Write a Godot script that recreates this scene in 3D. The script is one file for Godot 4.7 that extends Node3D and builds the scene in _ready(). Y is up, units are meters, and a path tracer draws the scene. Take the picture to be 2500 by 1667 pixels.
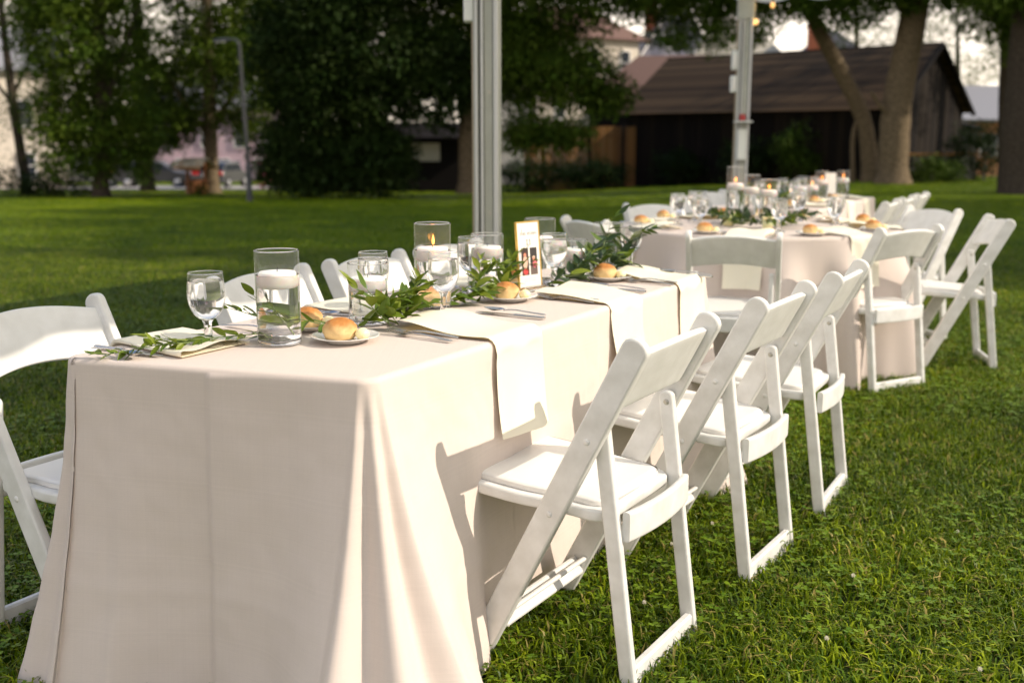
extends Node3D

var rng := RandomNumberGenerator.new()
var used := {}
var M := {}


# ---------------------------------------------------------------- mesh builder
class MB:
	var v := PackedVector3Array()
	var uv := PackedVector2Array()
	var col := PackedColorArray()
	var idx := PackedInt32Array()
	var tint := Color(1, 1, 1)

	func vert(p: Vector3, t := Vector2.ZERO) -> int:
		v.append(p)
		uv.append(t)
		col.append(tint)
		return v.size() - 1

	func tri(a: int, b: int, c: int) -> void:  # counter-clockwise seen from the front
		idx.append(a)
		idx.append(c)
		idx.append(b)

	func quad(a: int, b: int, c: int, d: int) -> void:
		tri(a, b, c)
		tri(a, c, d)

	# a flat polygon that faces «out»
	func poly(pts: Array, out: Vector3) -> void:
		var n := Vector3.ZERO
		for i in range(1, pts.size() - 1):
			n += (pts[i] - pts[0]).cross(pts[i + 1] - pts[0])
		var ids := []
		for p in pts:
			ids.append(vert(p, Vector2(p.x + p.z * 0.37, p.y + p.z * 0.61)))
		for i in range(1, pts.size() - 1):
			if n.dot(out) >= 0:
				tri(ids[0], ids[i], ids[i + 1])
			else:
				tri(ids[0], ids[i + 1], ids[i])

	func box(xf: Transform3D, size: Vector3, b := 0.004) -> void:
		var h := size * 0.5
		b = minf(b, minf(h.x, minf(h.y, h.z)) * 0.9)
		var i := h - Vector3(b, b, b)
		var o := xf.origin
		for ax in 3:
			for s in [-1.0, 1.0]:
				var u := (ax + 1) % 3
				var w := (ax + 2) % 3
				var pts := []
				for q in [[-1, -1], [1, -1], [1, 1], [-1, 1]]:
					var p := Vector3.ZERO
					p[ax] = h[ax] * s
					p[u] = i[u] * q[0]
					p[w] = i[w] * q[1]
					pts.append(xf * p)
				var n := Vector3.ZERO
				n[ax] = s
				poly(pts, xf.basis * n)
		for ax in 3:
			var u := (ax + 1) % 3
			var w := (ax + 2) % 3
			for su in [-1.0, 1.0]:
				for sw in [-1.0, 1.0]:
					var pts := []
					for e in [[0, -1.0], [0, 1.0], [1, 1.0], [1, -1.0]]:
						var p := Vector3.ZERO
						p[ax] = i[ax] * e[1]
						p[u] = (h[u] if e[0] == 0 else i[u]) * su
						p[w] = (i[w] if e[0] == 0 else h[w]) * sw
						pts.append(xf * p)
					var n := Vector3.ZERO
					n[u] = su
					n[w] = sw
					poly(pts, xf.basis * n)
		for sx in [-1.0, 1.0]:
			for sy in [-1.0, 1.0]:
				for sz in [-1.0, 1.0]:
					var s := Vector3(sx, sy, sz)
					poly([xf * (Vector3(h.x, i.y, i.z) * s), xf * (Vector3(i.x, h.y, i.z) * s), xf * (Vector3(i.x, i.y, h.z) * s)], xf.basis * s)

	# rows of points joined into a skin; du x dv points outward
	func skin(rows: Array, closed := false) -> void:
		var first := []
		for r in rows.size():
			first.append(v.size())
			var row: PackedVector3Array = rows[r]
			for k in row.size():
				vert(row[k], Vector2(float(k) / row.size(), float(r) / rows.size()))
		var n: int = rows[0].size()
		for r in rows.size() - 1:
			for k in (n if closed else n - 1):
				var k2 := (k + 1) % n
				quad(first[r] + k, first[r] + k2, first[r + 1] + k2, first[r + 1] + k)

	# closed cross-sections joined along a path, ends capped
	func sweep(rings: Array, caps := true) -> void:
		skin(rings, true)
		if not caps:
			return
		for e in 2:
			var ring: PackedVector3Array = rings[0] if e == 0 else rings[-1]
			var other: PackedVector3Array = rings[1] if e == 0 else rings[-2]
			var c := Vector3.ZERO
			var c2 := Vector3.ZERO
			for p in ring:
				c += p / ring.size()
			for p in other:
				c2 += p / other.size()
			var pts := []
			for p in ring:
				pts.append(p)
			poly(pts, c - c2)

	func tube(pts: Array, radii: Array, sides := 8, caps := true) -> void:
		var rings := []
		var n := Vector3.UP
		var t0: Vector3 = (pts[1] - pts[0]).normalized()
		if absf(t0.y) > 0.9:
			n = Vector3.RIGHT
		n = (n - t0 * n.dot(t0)).normalized()
		for i in pts.size():
			var t: Vector3 = (pts[mini(i + 1, pts.size() - 1)] - pts[maxi(i - 1, 0)]).normalized()
			n = (n - t * n.dot(t)).normalized()
			var b := n.cross(t)
			var ring := PackedVector3Array()
			for k in sides:
				var a := TAU * k / sides
				ring.append(pts[i] + (n * cos(a) + b * -sin(a)) * radii[i])
			rings.append(ring)
		sweep(rings, caps)

	func lathe(profile: Array, segs := 40, at := Vector3.ZERO) -> void:  # (radius, height) from bottom outside to top
		var rows := []
		for q in profile:
			var row := PackedVector3Array()
			for k in segs:
				var a := -TAU * k / segs
				row.append(at + Vector3(q[0] * cos(a), q[1], q[0] * sin(a)))
			rows.append(row)
		skin(rows, true)

	# a slab from a counter-clockwise outline in (x, y) between z0 and z1, with rounded rims, carried by xf
	func slab(outline: PackedVector2Array, z0: float, z1: float, b: float, xf: Transform3D, segs := 2) -> void:
		var n := outline.size()
		var nrm := PackedVector2Array()
		for k in n:
			var e1 := (outline[k] - outline[(k + n - 1) % n]).normalized()
			var e2 := (outline[(k + 1) % n] - outline[k]).normalized()
			var m := Vector2(e1.y + e2.y, -e1.x - e2.x)
			nrm.append(m.normalized() / maxf(0.5, m.length() * 0.5))
		var rows := []
		var steps := []
		for i in segs + 1:
			var a := PI / 2 * i / segs
			steps.append([b * (1 - sin(a)), z0 + b * (1 - cos(a))])
		for i in segs + 1:
			var a := PI / 2 * i / segs
			steps.append([b * (1 - cos(a)), z1 - b * (1 - sin(a))])
		for q in steps:
			var row := PackedVector3Array()
			for k in n:
				var p: Vector2 = outline[k] - nrm[k] * q[0]
				row.append(xf * Vector3(p.x, p.y, q[1]))
			rows.append(row)
		skin(rows, true)
		var cap := PackedVector2Array()
		for k in n:
			cap.append(outline[k] - nrm[k] * b)
		var tris := Geometry2D.triangulate_polygon(cap)
		for s in 2:
			var base := v.size()
			for p in cap:
				vert(xf * Vector3(p.x, p.y, z0 if s == 0 else z1), p)
			for t in range(0, tris.size(), 3):
				var a := tris[t]
				var bb := tris[t + 1]
				var c := tris[t + 2]
				var ccw := (cap[bb] - cap[a]).cross(cap[c] - cap[a]) > 0
				if ccw == (s == 1):
					tri(base + a, base + bb, base + c)
				else:
					tri(base + a, base + c, base + bb)

	func commit(colored := false) -> ArrayMesh:
		var n := PackedVector3Array()
		n.resize(v.size())
		for t in range(0, idx.size(), 3):
			var a := idx[t]
			var b := idx[t + 1]
			var c := idx[t + 2]
			var q := (v[c] - v[a]).cross(v[b] - v[a])
			n[a] += q
			n[b] += q
			n[c] += q
		for k in n.size():
			n[k] = n[k].normalized() if n[k].length_squared() > 1e-24 else Vector3.UP
		var arr := []
		arr.resize(Mesh.ARRAY_MAX)
		arr[Mesh.ARRAY_VERTEX] = v
		arr[Mesh.ARRAY_NORMAL] = n
		arr[Mesh.ARRAY_TEX_UV] = uv
		if colored:
			arr[Mesh.ARRAY_COLOR] = col
		arr[Mesh.ARRAY_INDEX] = idx
		var m := ArrayMesh.new()
		m.add_surface_from_arrays(Mesh.PRIMITIVE_TRIANGLES, arr)
		return m


# ---------------------------------------------------------------- naming and tagging
func numbered(called: String) -> String:
	var k: int = used.get(called, 0)
	used[called] = k + 1
	return called if k == 0 else "%s_%03d" % [called, k]


func tag(o: Node, label: String, category := "", group := "", kind := "") -> void:
	o.set_meta("label", label)
	if category:
		o.set_meta("category", category)
	if group:
		o.set_meta("group", group)
	if kind:
		o.set_meta("kind", kind)


func thing(called: String, label: String, category: String, at := Vector3.ZERO, bearing := 0.0, group := "") -> Node3D:
	var o := Node3D.new()
	o.name = numbered(called)
	add_child(o)
	o.position = at
	o.rotation.y = -deg_to_rad(bearing)
	tag(o, label, category, group)
	return o


func part(parent: Node, called: String, mesh: Mesh, m: Material, at := Transform3D.IDENTITY) -> MeshInstance3D:
	var o := MeshInstance3D.new()
	o.name = called if parent != self else numbered(called)
	o.mesh = mesh
	o.material_override = m
	o.transform = at
	parent.add_child(o, true)
	return o


func again(o: Node3D, at: Vector3, bearing: float, label: String) -> Node3D:
	var c: Node3D = o.duplicate()
	var stem := str(o.name)
	var cut := RegEx.create_from_string("_\\d{3}$").search(stem)
	if cut:
		stem = stem.substr(0, cut.get_start())
	c.name = numbered(stem)
	add_child(c)
	c.position = at
	c.rotation.y = -deg_to_rad(bearing)
	c.set_meta("label", label)
	return c


func P(x: float, d: float, y := 0.0) -> Vector3:  # right, ahead, up
	return Vector3(x, y, -d)


func D(bearing: float) -> Vector3:
	var b := deg_to_rad(bearing)
	return Vector3(sin(b), 0, -cos(b))


func T(o: Vector3, rx := 0.0, ry := 0.0, rz := 0.0) -> Transform3D:
	return Transform3D(Basis.from_euler(Vector3(deg_to_rad(rx), deg_to_rad(ry), deg_to_rad(rz))), o)


func ground(x: float, d: float) -> float:
	var g := -0.029 * clampf(d - 9.0, 0, 67)
	g += clampf(0.05 * (x - 1.0), 0, 0.55) * smoothstep(15, 40, d)
	return g


func lin(r: float, g: float, b: float) -> Color:
	return Color(r, g, b).linear_to_srgb()


func mat(c: Color, rough := 0.6, spec := 0.5) -> StandardMaterial3D:
	var m := StandardMaterial3D.new()
	m.albedo_color = c.linear_to_srgb()
	m.roughness = rough
	m.metallic_specular = spec
	return m


func pane(alpha := 0.05) -> StandardMaterial3D:
	var m := StandardMaterial3D.new()
	m.transparency = BaseMaterial3D.TRANSPARENCY_ALPHA
	m.albedo_color = Color(1, 1, 1, alpha)
	m.roughness = 0.0
	return m


func solid_glass(scale: float, c := Color(1, 1, 1, 0.0)) -> StandardMaterial3D:
	var m := StandardMaterial3D.new()
	m.albedo_color = c
	m.refraction_enabled = true
	m.refraction_scale = scale
	m.roughness = 0.0
	return m


func noise_tex(freq: float, a: Color, b: Color, oct := 4, size := 512, s := 1) -> NoiseTexture2D:
	var n := FastNoiseLite.new()
	n.seed = s
	n.frequency = freq
	n.fractal_octaves = oct
	var t := NoiseTexture2D.new()
	t.width = size
	t.height = size
	t.seamless = true
	t.noise = n
	var g := Gradient.new()
	g.set_color(0, a.linear_to_srgb())
	g.set_color(1, b.linear_to_srgb())
	t.color_ramp = g
	return t


func wavy(m: StandardMaterial3D, freq: float, a: Color, b: Color, scale: float, bump := 0.0, oct := 4, s := 1) -> StandardMaterial3D:
	m.albedo_color = Color.WHITE
	m.albedo_texture = noise_tex(freq, a, b, oct, 512, s)
	m.uv1_triplanar = true
	m.uv1_world_triplanar = true
	m.uv1_scale = Vector3.ONE * scale
	if bump > 0:
		m.heightmap_enabled = true
		m.heightmap_scale = bump
		m.heightmap_texture = noise_tex(freq, Color.BLACK, Color.WHITE, oct, 512, s)
	return m


# ---------------------------------------------------------------- materials
func weave(size: int, warp: float) -> ImageTexture:
	var im := Image.create(size, size, false, Image.FORMAT_RGB8)
	var h := PackedFloat32Array()
	var w := PackedFloat32Array()
	for k in size:
		h.append(rng.randf())
		w.append(rng.randf())
	var n := FastNoiseLite.new()
	n.frequency = 0.03
	n.seed = 5
	for y in size:
		for x in size:
			var s := 1.0 - warp * (0.6 * h[y] * (0.6 + 0.4 * n.get_noise_2d(x * 0.4, y * 9.0)) + 0.4 * w[x] * (0.6 + 0.4 * n.get_noise_2d(x * 9.0, y * 0.4)))
			im.set_pixel(x, y, Color(s, s, s))
	return ImageTexture.create_from_image(im)


func materials() -> void:
	var linen := weave(512, 0.09)
	for q in [["cloth", Color(0.73, 0.635, 0.575), 0.0], ["cloth2", Color(0.67, 0.58, 0.53), 0.0]]:
		var m := mat(q[1], 0.85, 0.3)
		m.albedo_texture = linen
		m.uv1_triplanar = true
		m.uv1_scale = Vector3.ONE * 6.0
		m.heightmap_enabled = true
		m.heightmap_texture = linen
		m.heightmap_scale = 0.02
		m.backlight_enabled = true
		m.backlight = Color(0.22, 0.17, 0.13)
		M[q[0]] = m
	var nap := mat(Color(0.83, 0.79, 0.66), 0.85, 0.25)
	nap.backlight_enabled = true
	nap.backlight = Color(0.44, 0.36, 0.20)
	M.napkin = nap
	var white := mat(Color(0.80, 0.79, 0.77), 0.42, 0.45)
	white.albedo_color = Color.WHITE
	white.albedo_texture = noise_tex(0.012, Color(0.66, 0.65, 0.62), Color(0.83, 0.825, 0.81), 5, 512, 9)
	white.uv1_triplanar = true
	white.uv1_scale = Vector3.ONE * 2.0
	M.resin = white
	var pad := mat(Color(0.78, 0.76, 0.73), 0.38, 0.5)
	pad.heightmap_enabled = true
	pad.heightmap_texture = noise_tex(0.2, Color.BLACK, Color.WHITE, 3, 512, 3)
	pad.heightmap_scale = 0.02
	pad.uv1_triplanar = true
	pad.uv1_scale = Vector3.ONE * 6
	M.vinyl = pad
	var steel := mat(Color(0.62, 0.60, 0.57), 0.16)
	steel.metallic = 1.0
	M.steel = steel
	var bolt := mat(Color(0.45, 0.43, 0.38), 0.35)
	bolt.metallic = 0.9
	M.bolt = bolt
	M.pane = pane(0.03)
	M.rim = solid_glass(0.05)
	M.glass = solid_glass(0.05)
	M.water = solid_glass(0.033)
	var wet := solid_glass(0.033)
	wet.roughness = 0.09
	M.cold_water = wet
	var wax := mat(Color(0.86, 0.84, 0.80), 0.5, 0.4)
	wax.subsurf_scatter_enabled = true
	wax.subsurf_scatter_strength = 0.4
	M.wax = wax
	M.wick = mat(Color(0.03, 0.025, 0.02), 0.9)
	var fl := mat(Color(1, 0.6, 0.2), 0.5)
	fl.emission_enabled = true
	fl.emission = Color(1.0, 0.55, 0.16)
	fl.emission_energy_multiplier = 2.4
	M.flame = fl
	var bulb := mat(Color(1, 0.8, 0.5), 0.3)
	bulb.emission_enabled = true
	bulb.emission = Color(1.0, 0.74, 0.36)
	bulb.emission_energy_multiplier = 0.55
	M.bulb = bulb
	M.china = mat(Color(0.80, 0.79, 0.76), 0.12, 0.5)
	var br := mat(Color.WHITE, 0.58, 0.3)
	br.vertex_color_use_as_albedo = true
	br.heightmap_enabled = true
	br.heightmap_texture = noise_tex(0.05, Color.BLACK, Color.WHITE, 5, 512, 21)
	br.heightmap_scale = 0.08
	br.uv1_triplanar = true
	br.uv1_scale = Vector3.ONE * 6
	M.bread = br
	var but := mat(Color(0.90, 0.80, 0.47), 0.45, 0.4)
	but.subsurf_scatter_enabled = true
	but.subsurf_scatter_strength = 0.3
	M.butter = but
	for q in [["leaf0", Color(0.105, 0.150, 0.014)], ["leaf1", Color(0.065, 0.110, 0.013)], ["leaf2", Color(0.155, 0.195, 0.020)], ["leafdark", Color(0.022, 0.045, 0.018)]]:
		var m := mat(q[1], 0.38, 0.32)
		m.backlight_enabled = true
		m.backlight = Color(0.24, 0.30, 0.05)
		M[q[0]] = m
	M.stem = mat(Color(0.14, 0.19, 0.05), 0.5)
	M.gold = mat(Color(0.72, 0.47, 0.13), 0.28)
	M.gold.metallic = 0.85
	var alu := mat(Color(0.46, 0.47, 0.43), 0.5)
	alu.metallic = 0.25
	M.alu = wavy(alu, 0.01, Color(0.34, 0.35, 0.30), Color(0.42, 0.43, 0.38), 1.2, 0, 4, 31)
	M.alu_light = mat(Color(0.56, 0.56, 0.55), 0.45)
	M.alu_dark = mat(Color(0.10, 0.105, 0.09), 0.6)
	M.alu_brown = mat(Color(0.33, 0.25, 0.16), 0.6)
	M.plastic = mat(Color(0.70, 0.72, 0.68), 0.4)
	M.red = mat(Color(0.35, 0.02, 0.02), 0.4)
	var can := mat(Color(0.74, 0.735, 0.71), 0.75)
	can.backlight_enabled = true
	can.backlight = Color(1.5, 1.5, 1.46)
	M.canvas = can
	var soil := mat(Color.WHITE, 0.95, 0.2)
	M.soil = wavy(soil, 0.02, Color(0.014, 0.022, 0.006), Color(0.042, 0.058, 0.012), 0.35, 0, 5, 41)
	var gr := mat(Color.WHITE, 0.42, 0.28)
	gr.vertex_color_use_as_albedo = true
	gr.backlight_enabled = true
	gr.backlight = Color(0.5, 0.62, 0.08)
	M.grass = gr
	var lf := mat(Color.WHITE, 0.6, 0.22)
	lf.vertex_color_use_as_albedo = true
	lf.backlight_enabled = true
	lf.backlight = Color(0.40, 0.50, 0.05)
	M.foliage = lf
	M.bark = wavy(mat(Color.WHITE, 0.9, 0.2), 0.03, Color(0.06, 0.045, 0.028), Color(0.34, 0.26, 0.165), 0.6, 3.0, 5, 51)
	M.bark_dark = wavy(mat(Color.WHITE, 0.9, 0.2), 0.03, Color(0.035, 0.028, 0.02), Color(0.10, 0.08, 0.06), 0.6, 3.0, 5, 52)
	M.dark_metal = mat(Color(0.045, 0.05, 0.055), 0.5)
	M.pole_grey = mat(Color(0.035, 0.038, 0.04), 0.55)
	M.road = wavy(mat(Color.WHITE, 0.9), 0.02, Color(0.46, 0.42, 0.38), Color(0.60, 0.56, 0.51), 0.3, 0, 4, 61)
	M.window = mat(Color(0.03, 0.035, 0.045), 0.08)
	M.cream = wavy(mat(Color.WHITE, 0.8), 0.01, Color(0.66, 0.58, 0.47), Color(0.76, 0.68, 0.57), 0.3, 0, 3, 71)
	M.pink = wavy(mat(Color.WHITE, 0.8), 0.01, Color(0.62, 0.42, 0.47), Color(0.72, 0.53, 0.57), 0.3, 0, 3, 72)
	M.white_trim = mat(Color(0.78, 0.76, 0.72), 0.6)
	M.tan_roof = wavy(mat(Color.WHITE, 0.85), 0.02, Color(0.42, 0.38, 0.29), Color(0.54, 0.49, 0.38), 0.5, 0, 4, 73)
	M.lilac = wavy(mat(Color.WHITE, 0.85), 0.02, Color(0.42, 0.40, 0.44), Color(0.52, 0.49, 0.53), 0.5, 0, 4, 74)
	M.brown_roof = wavy(mat(Color.WHITE, 0.9), 0.03, Color(0.15, 0.085, 0.06), Color(0.24, 0.14, 0.105), 0.6, 0, 4, 75)
	M.grey_roof = wavy(mat(Color.WHITE, 0.9), 0.03, Color(0.27, 0.265, 0.27), Color(0.37, 0.36, 0.365), 0.6, 0, 4, 76)
	M.slate = mat(Color(0.11, 0.10, 0.12), 0.7)
	M.brick = wavy(mat(Color.WHITE, 0.9), 0.06, Color(0.28, 0.08, 0.04), Color(0.42, 0.14, 0.07), 1.0, 0, 3, 77)
	M.orange_wall = mat(Color(0.45, 0.22, 0.10), 0.85)
	for k in 4:
		M["shingle%d" % k] = mat([Color(0.085, 0.055, 0.033), Color(0.108, 0.069, 0.040), Color(0.066, 0.044, 0.028), Color(0.128, 0.082, 0.046)][k], 0.9, 0.2)
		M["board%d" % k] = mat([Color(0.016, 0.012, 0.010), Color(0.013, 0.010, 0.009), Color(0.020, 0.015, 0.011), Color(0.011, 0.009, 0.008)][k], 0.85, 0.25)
		M["plank%d" % k] = mat([Color(0.30, 0.15, 0.05), Color(0.26, 0.13, 0.045), Color(0.34, 0.18, 0.07), Color(0.23, 0.115, 0.045)][k], 0.8, 0.25)
		M["logs%d" % k] = mat([Color(0.30, 0.125, 0.055), Color(0.25, 0.10, 0.045), Color(0.33, 0.15, 0.07), Color(0.21, 0.085, 0.04)][k], 0.7, 0.3)
	M.grey_board = mat(Color(0.13, 0.125, 0.115), 0.9)
	M.car_black = mat(Color(0.012, 0.013, 0.015), 0.2)
	M.car_black.clearcoat_enabled = true
	M.car_silver = mat(Color(0.42, 0.42, 0.42), 0.25)
	M.car_silver.metallic = 0.5
	M.tyre = mat(Color(0.02, 0.02, 0.02), 0.85)
	M.tail = mat(Color(0.55, 0.02, 0.02), 0.2)
	M.lens = mat(Color(0.75, 0.75, 0.72), 0.1)
	M.flower_pink = mat(Color(0.66, 0.20, 0.36), 0.7)
	M.clover = mat(Color(0.80, 0.76, 0.66), 0.8)


# ---------------------------------------------------------------- folding chair (it looks towards -z)
func arc_outline(a: Vector2, b: Vector2, hw: float) -> PackedVector2Array:  # a board from a (cut level) to b (round end)
	var t := (b - a).normalized()
	var p := Vector2(-t.y, t.x)
	var o := PackedVector2Array()
	var cut := hw / absf(t.y)
	o.append(a - Vector2(cut, 0) * signf(-p.x) * -1.0)
	var first := a + Vector2(cut, 0)
	var last := a - Vector2(cut, 0)
	o.clear()
	o.append(first)
	var c := b - t * hw * 0.8
	for k in 9:
		var ang := -PI / 2 + PI * k / 8
		var q := c + t * hw * cos(ang) * 0.8 + p * hw * sin(ang)
		o.append(q)
	o.append(last)
	return o


func side_plane(x: float) -> Transform3D:  # outline (F, y) stands in the plane x = const, thickness along x; F looks to -z
	return Transform3D(Basis(Vector3(0, 0, -1), Vector3(0, 1, 0), Vector3(1, 0, 0)), Vector3(x, 0, 0))


func round_rect(hx: float, y0: float, y1: float, r: float, n := 5) -> PackedVector2Array:
	var o := PackedVector2Array()
	for q in [[hx - r, y1 - r, 0], [-hx + r, y1 - r, 1], [-hx + r, y0 + r, 2], [hx - r, y0 + r, 3]]:
		for k in n + 1:
			var a: float = PI / 2 * (q[2] + float(k) / n)
			o.append(Vector2(q[0] + r * cos(a), q[1] + r * sin(a)))
	return o


func flared(o: PackedVector2Array) -> PackedVector2Array:  # long sides cut in small steps, drawn in towards the back
	var r := PackedVector2Array()
	for k in o.size():
		var a := o[k]
		var b := o[(k + 1) % o.size()]
		var n := 8 if a.distance_to(b) > 0.1 and absf(a.x - b.x) < 0.05 else 1
		for j in n:
			r.append(a.lerp(b, float(j) / n))
	for k in r.size():
		r[k].x *= lerpf(0.895, 1.0, smoothstep(0.10, 0.24, r[k].y))
	return r


func make_chair() -> Node3D:
	var c := thing("folding_chair", "", "chair", Vector3.ZERO, 0, "white folding chairs at the tables")
	for s in [-1.0, 1.0]:
		var b := MB.new()
		b.slab(arc_outline(Vector2(0.205, 0), Vector2(-0.215, 0.818), 0.031), -0.012, 0.012, 0.005, side_plane(0.2 * s))
		part(c, "post", b.commit(), M.resin)
		b = MB.new()
		b.slab(arc_outline(Vector2(-0.195, 0), Vector2(-0.112, 0.625), 0.0185), -0.011, 0.011, 0.005, side_plane(0.172 * s))
		part(c, "rear_leg", b.commit(), M.resin)
		for q in [[-0.117, 0.598, 0.172 * s - 0.012 * s, -s], [-0.005, 0.405, 0.213 * s, s], [-0.097, 0.585, 0.213 * s, s]]:
			b = MB.new()
			var rows := []
			for e in [[0.0, 0.0035], [0.0055, 0.003], [0.0075, 0.001], [0.0078, -0.002]]:
				var row := PackedVector3Array()
				for k in 12:
					var a := TAU * k / 12
					row.append(Vector3(q[2] + q[3] * (e[1] - 0.0015), q[1] + e[0] * cos(a), -q[0] + e[0] * sin(a) * -q[3] * -1.0))
				rows.append(row)
			b.skin(rows, true)
			part(c, "bolt", b.commit(), M.bolt if q[1] > 0.595 else M.resin)
	# seat pan and vinyl pad
	var tilt := Transform3D(Basis.from_euler(Vector3(deg_to_rad(-90 + 4.2), 0, 0)), Vector3(0, 0.392, 0.13))
	var o := round_rect(0.204, 0.0, 0.41, 0.05, 6)
	o = flared(o)
	var b := MB.new()
	b.slab(o, 0.0, 0.028, 0.007, tilt)
	part(c, "seat_frame", b.commit(), M.resin)
	o = flared(round_rect(0.180, 0.018, 0.390, 0.045, 6))
	b = MB.new()
	b.slab(o, 0.026, 0.043, 0.014, tilt, 4)
	part(c, "seat_pad", b.commit(), M.vinyl)
	# bowed and arched backrest
	b = MB.new()
	var t := Vector3(0, 0.818, 0.42).normalized()
	var p := Vector3(0, 0.42, -0.818).normalized() * -1.0  # towards the back
	var rings := []
	for k in 25:
		var u := -1.0 + 2.0 * k / 24
		var low := Vector3(u * 0.19, 0.652, 0.130) + t * (0.040 * (1 - u * u) - 0.004 * (1 - pow(absf(u), 8))) + p * (0.026 * (1 - u * u))
		var ring := PackedVector3Array()
		var hh := 0.074
		for j in 20:
			var a := TAU * j / 20
			var cx := signf(cos(a)) * pow(absf(cos(a)), 0.25) * 0.009
			var cy := signf(sin(a)) * pow(absf(sin(a)), 0.25) * hh
			ring.append(low + t * (hh + cy) + p * cx)
		rings.append(ring)
	b.sweep(rings)
	part(c, "backrest", b.commit(), M.resin)
	# rails
	b = MB.new()
	rings = []
	for k in 13:
		var u := -1.0 + 2.0 * k / 12
		var ring := PackedVector3Array()
		for j in 16:
			var a := TAU * j / 16
			ring.append(Vector3(u * 0.163, 0.392 + signf(sin(a)) * pow(absf(sin(a)), 0.3) * 0.034, 0.172 + 0.016 * (1 - u * u) + signf(cos(a)) * pow(absf(cos(a)), 0.3) * -0.009))
		rings.append(ring)
	b.sweep(rings)
	part(c, "seat_rail", b.commit(), M.resin)
	b = MB.new()
	b.box(T(Vector3(0, 0.037, 0.192)), Vector3(0.325, 0.064, 0.022), 0.005)
	part(c, "foot_bar", b.commit(), M.resin)
	b = MB.new()
	b.box(T(Vector3(0, 0.115, -0.135), -31), Vector3(0.378, 0.05, 0.016), 0.004)
	b.box(T(Vector3(0, 0.135, -0.118), -31), Vector3(0.378, 0.012, 0.020), 0.003)
	part(c, "stretcher", b.commit(), M.resin)
	return c


# ---------------------------------------------------------------- draped cloths
func fold_noise(s: float, k: int) -> float:
	return sin(s * 5.1 + k * 1.7) * 0.5 + sin(s * 11.3 + k * 4.1) * 0.3 + sin(s * 23.7 + k * 2.3) * 0.2


# pts: the table's outline seen from above, clockwise in (x, ahead); out: its normals; shape(k, t) gives [outward, lift] of row t at point k
func drape(pts: PackedVector2Array, out: PackedVector2Array, top: float, shape: Callable, rows := 64) -> ArrayMesh:
	var b := MB.new()
	var n := pts.size()
	var skin_rows := []
	var r := 0.014
	for j in 5:
		var a := PI / 2 * j / 5.0
		var row := PackedVector3Array()
		for k in n:
			var q := pts[k] + out[k] * (sin(a) * r - r)
			row.append(Vector3(q.x, top - r + cos(a) * r, -q.y))
		skin_rows.append(row)
	for j in rows + 1:
		var t := float(j) / rows
		t = t * t * 0.35 + t * 0.65
		var row := PackedVector3Array()
		for k in n:
			var s: Vector2 = shape.call(k, t)
			var q := pts[k] + out[k] * s.x
			row.append(Vector3(q.x, maxf(0.004, lerpf(top - r, 0.012, t) + s.y), -q.y))
		skin_rows.append(row)
	# outlines run clockwise from above, so rows are turned over to look outward
	for row in skin_rows:
		row.reverse()
	skin_rows.reverse()
	b.skin(skin_rows, true)
	var cap := PackedVector2Array()
	for k in n:
		cap.append(pts[k] - out[k] * r)
	var tris := Geometry2D.triangulate_polygon(cap)
	var base := b.v.size()
	for q in cap:
		b.vert(Vector3(q.x, top, -q.y))
	for t in range(0, tris.size(), 3):
		var a := cap[tris[t]]
		if (cap[tris[t + 1]] - a).cross(cap[tris[t + 2]] - a) > 0:
			b.tri(base + tris[t], base + tris[t + 1], base + tris[t + 2])
		else:
			b.tri(base + tris[t], base + tris[t + 2], base + tris[t + 1])
	return b.commit()


# an outline with rounded corners: points, normals, and for each point the signed way to the nearest corner
func outline_of(corners: Array, rc: float, step: float) -> Array:
	var pts := PackedVector2Array()
	var nrm := PackedVector2Array()
	var way := PackedFloat32Array()  # distance to the nearest corner
	var which := PackedInt32Array()
	var side := PackedFloat32Array()  # share of the way along the side, -1 on a corner
	var edge := PackedInt32Array()
	var n := corners.size()
	for i in n:
		var a: Vector2 = corners[i]
		var b: Vector2 = corners[(i + 1) % n]
		var z: Vector2 = corners[(i + n - 1) % n]
		var d0 := (a - z).normalized()
		var d1 := (b - a).normalized()
		var n0 := Vector2(-d0.y, d0.x)
		var n1 := Vector2(-d1.y, d1.x)
		# clockwise seen from above in (x, ahead): outward is to the left of the way
		var ang := n0.angle_to(n1)
		var inset := rc * tan(absf(ang) / 2)
		var centre := a - d0 * inset - n0 * rc
		for k in 33:
			var m := n0.rotated(ang * k / 32.0)
			pts.append(centre + m * rc)
			nrm.append(m)
			way.append(0.0)
			which.append(i)
			side.append(-1.0)
			edge.append(i)
		var len := a.distance_to(b) - 2 * inset
		var steps := int(len / step)
		for k in range(1, steps):
			var q := float(k) / steps * len
			pts.append(a + d1 * (inset + q))
			nrm.append(n1)
			way.append(minf(q, len - q))
			which.append(i if q < len / 2 else (i + 1) % n)
			side.append(q / len)
			edge.append(i)
	return [pts, nrm, way, which, side, edge]


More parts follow.
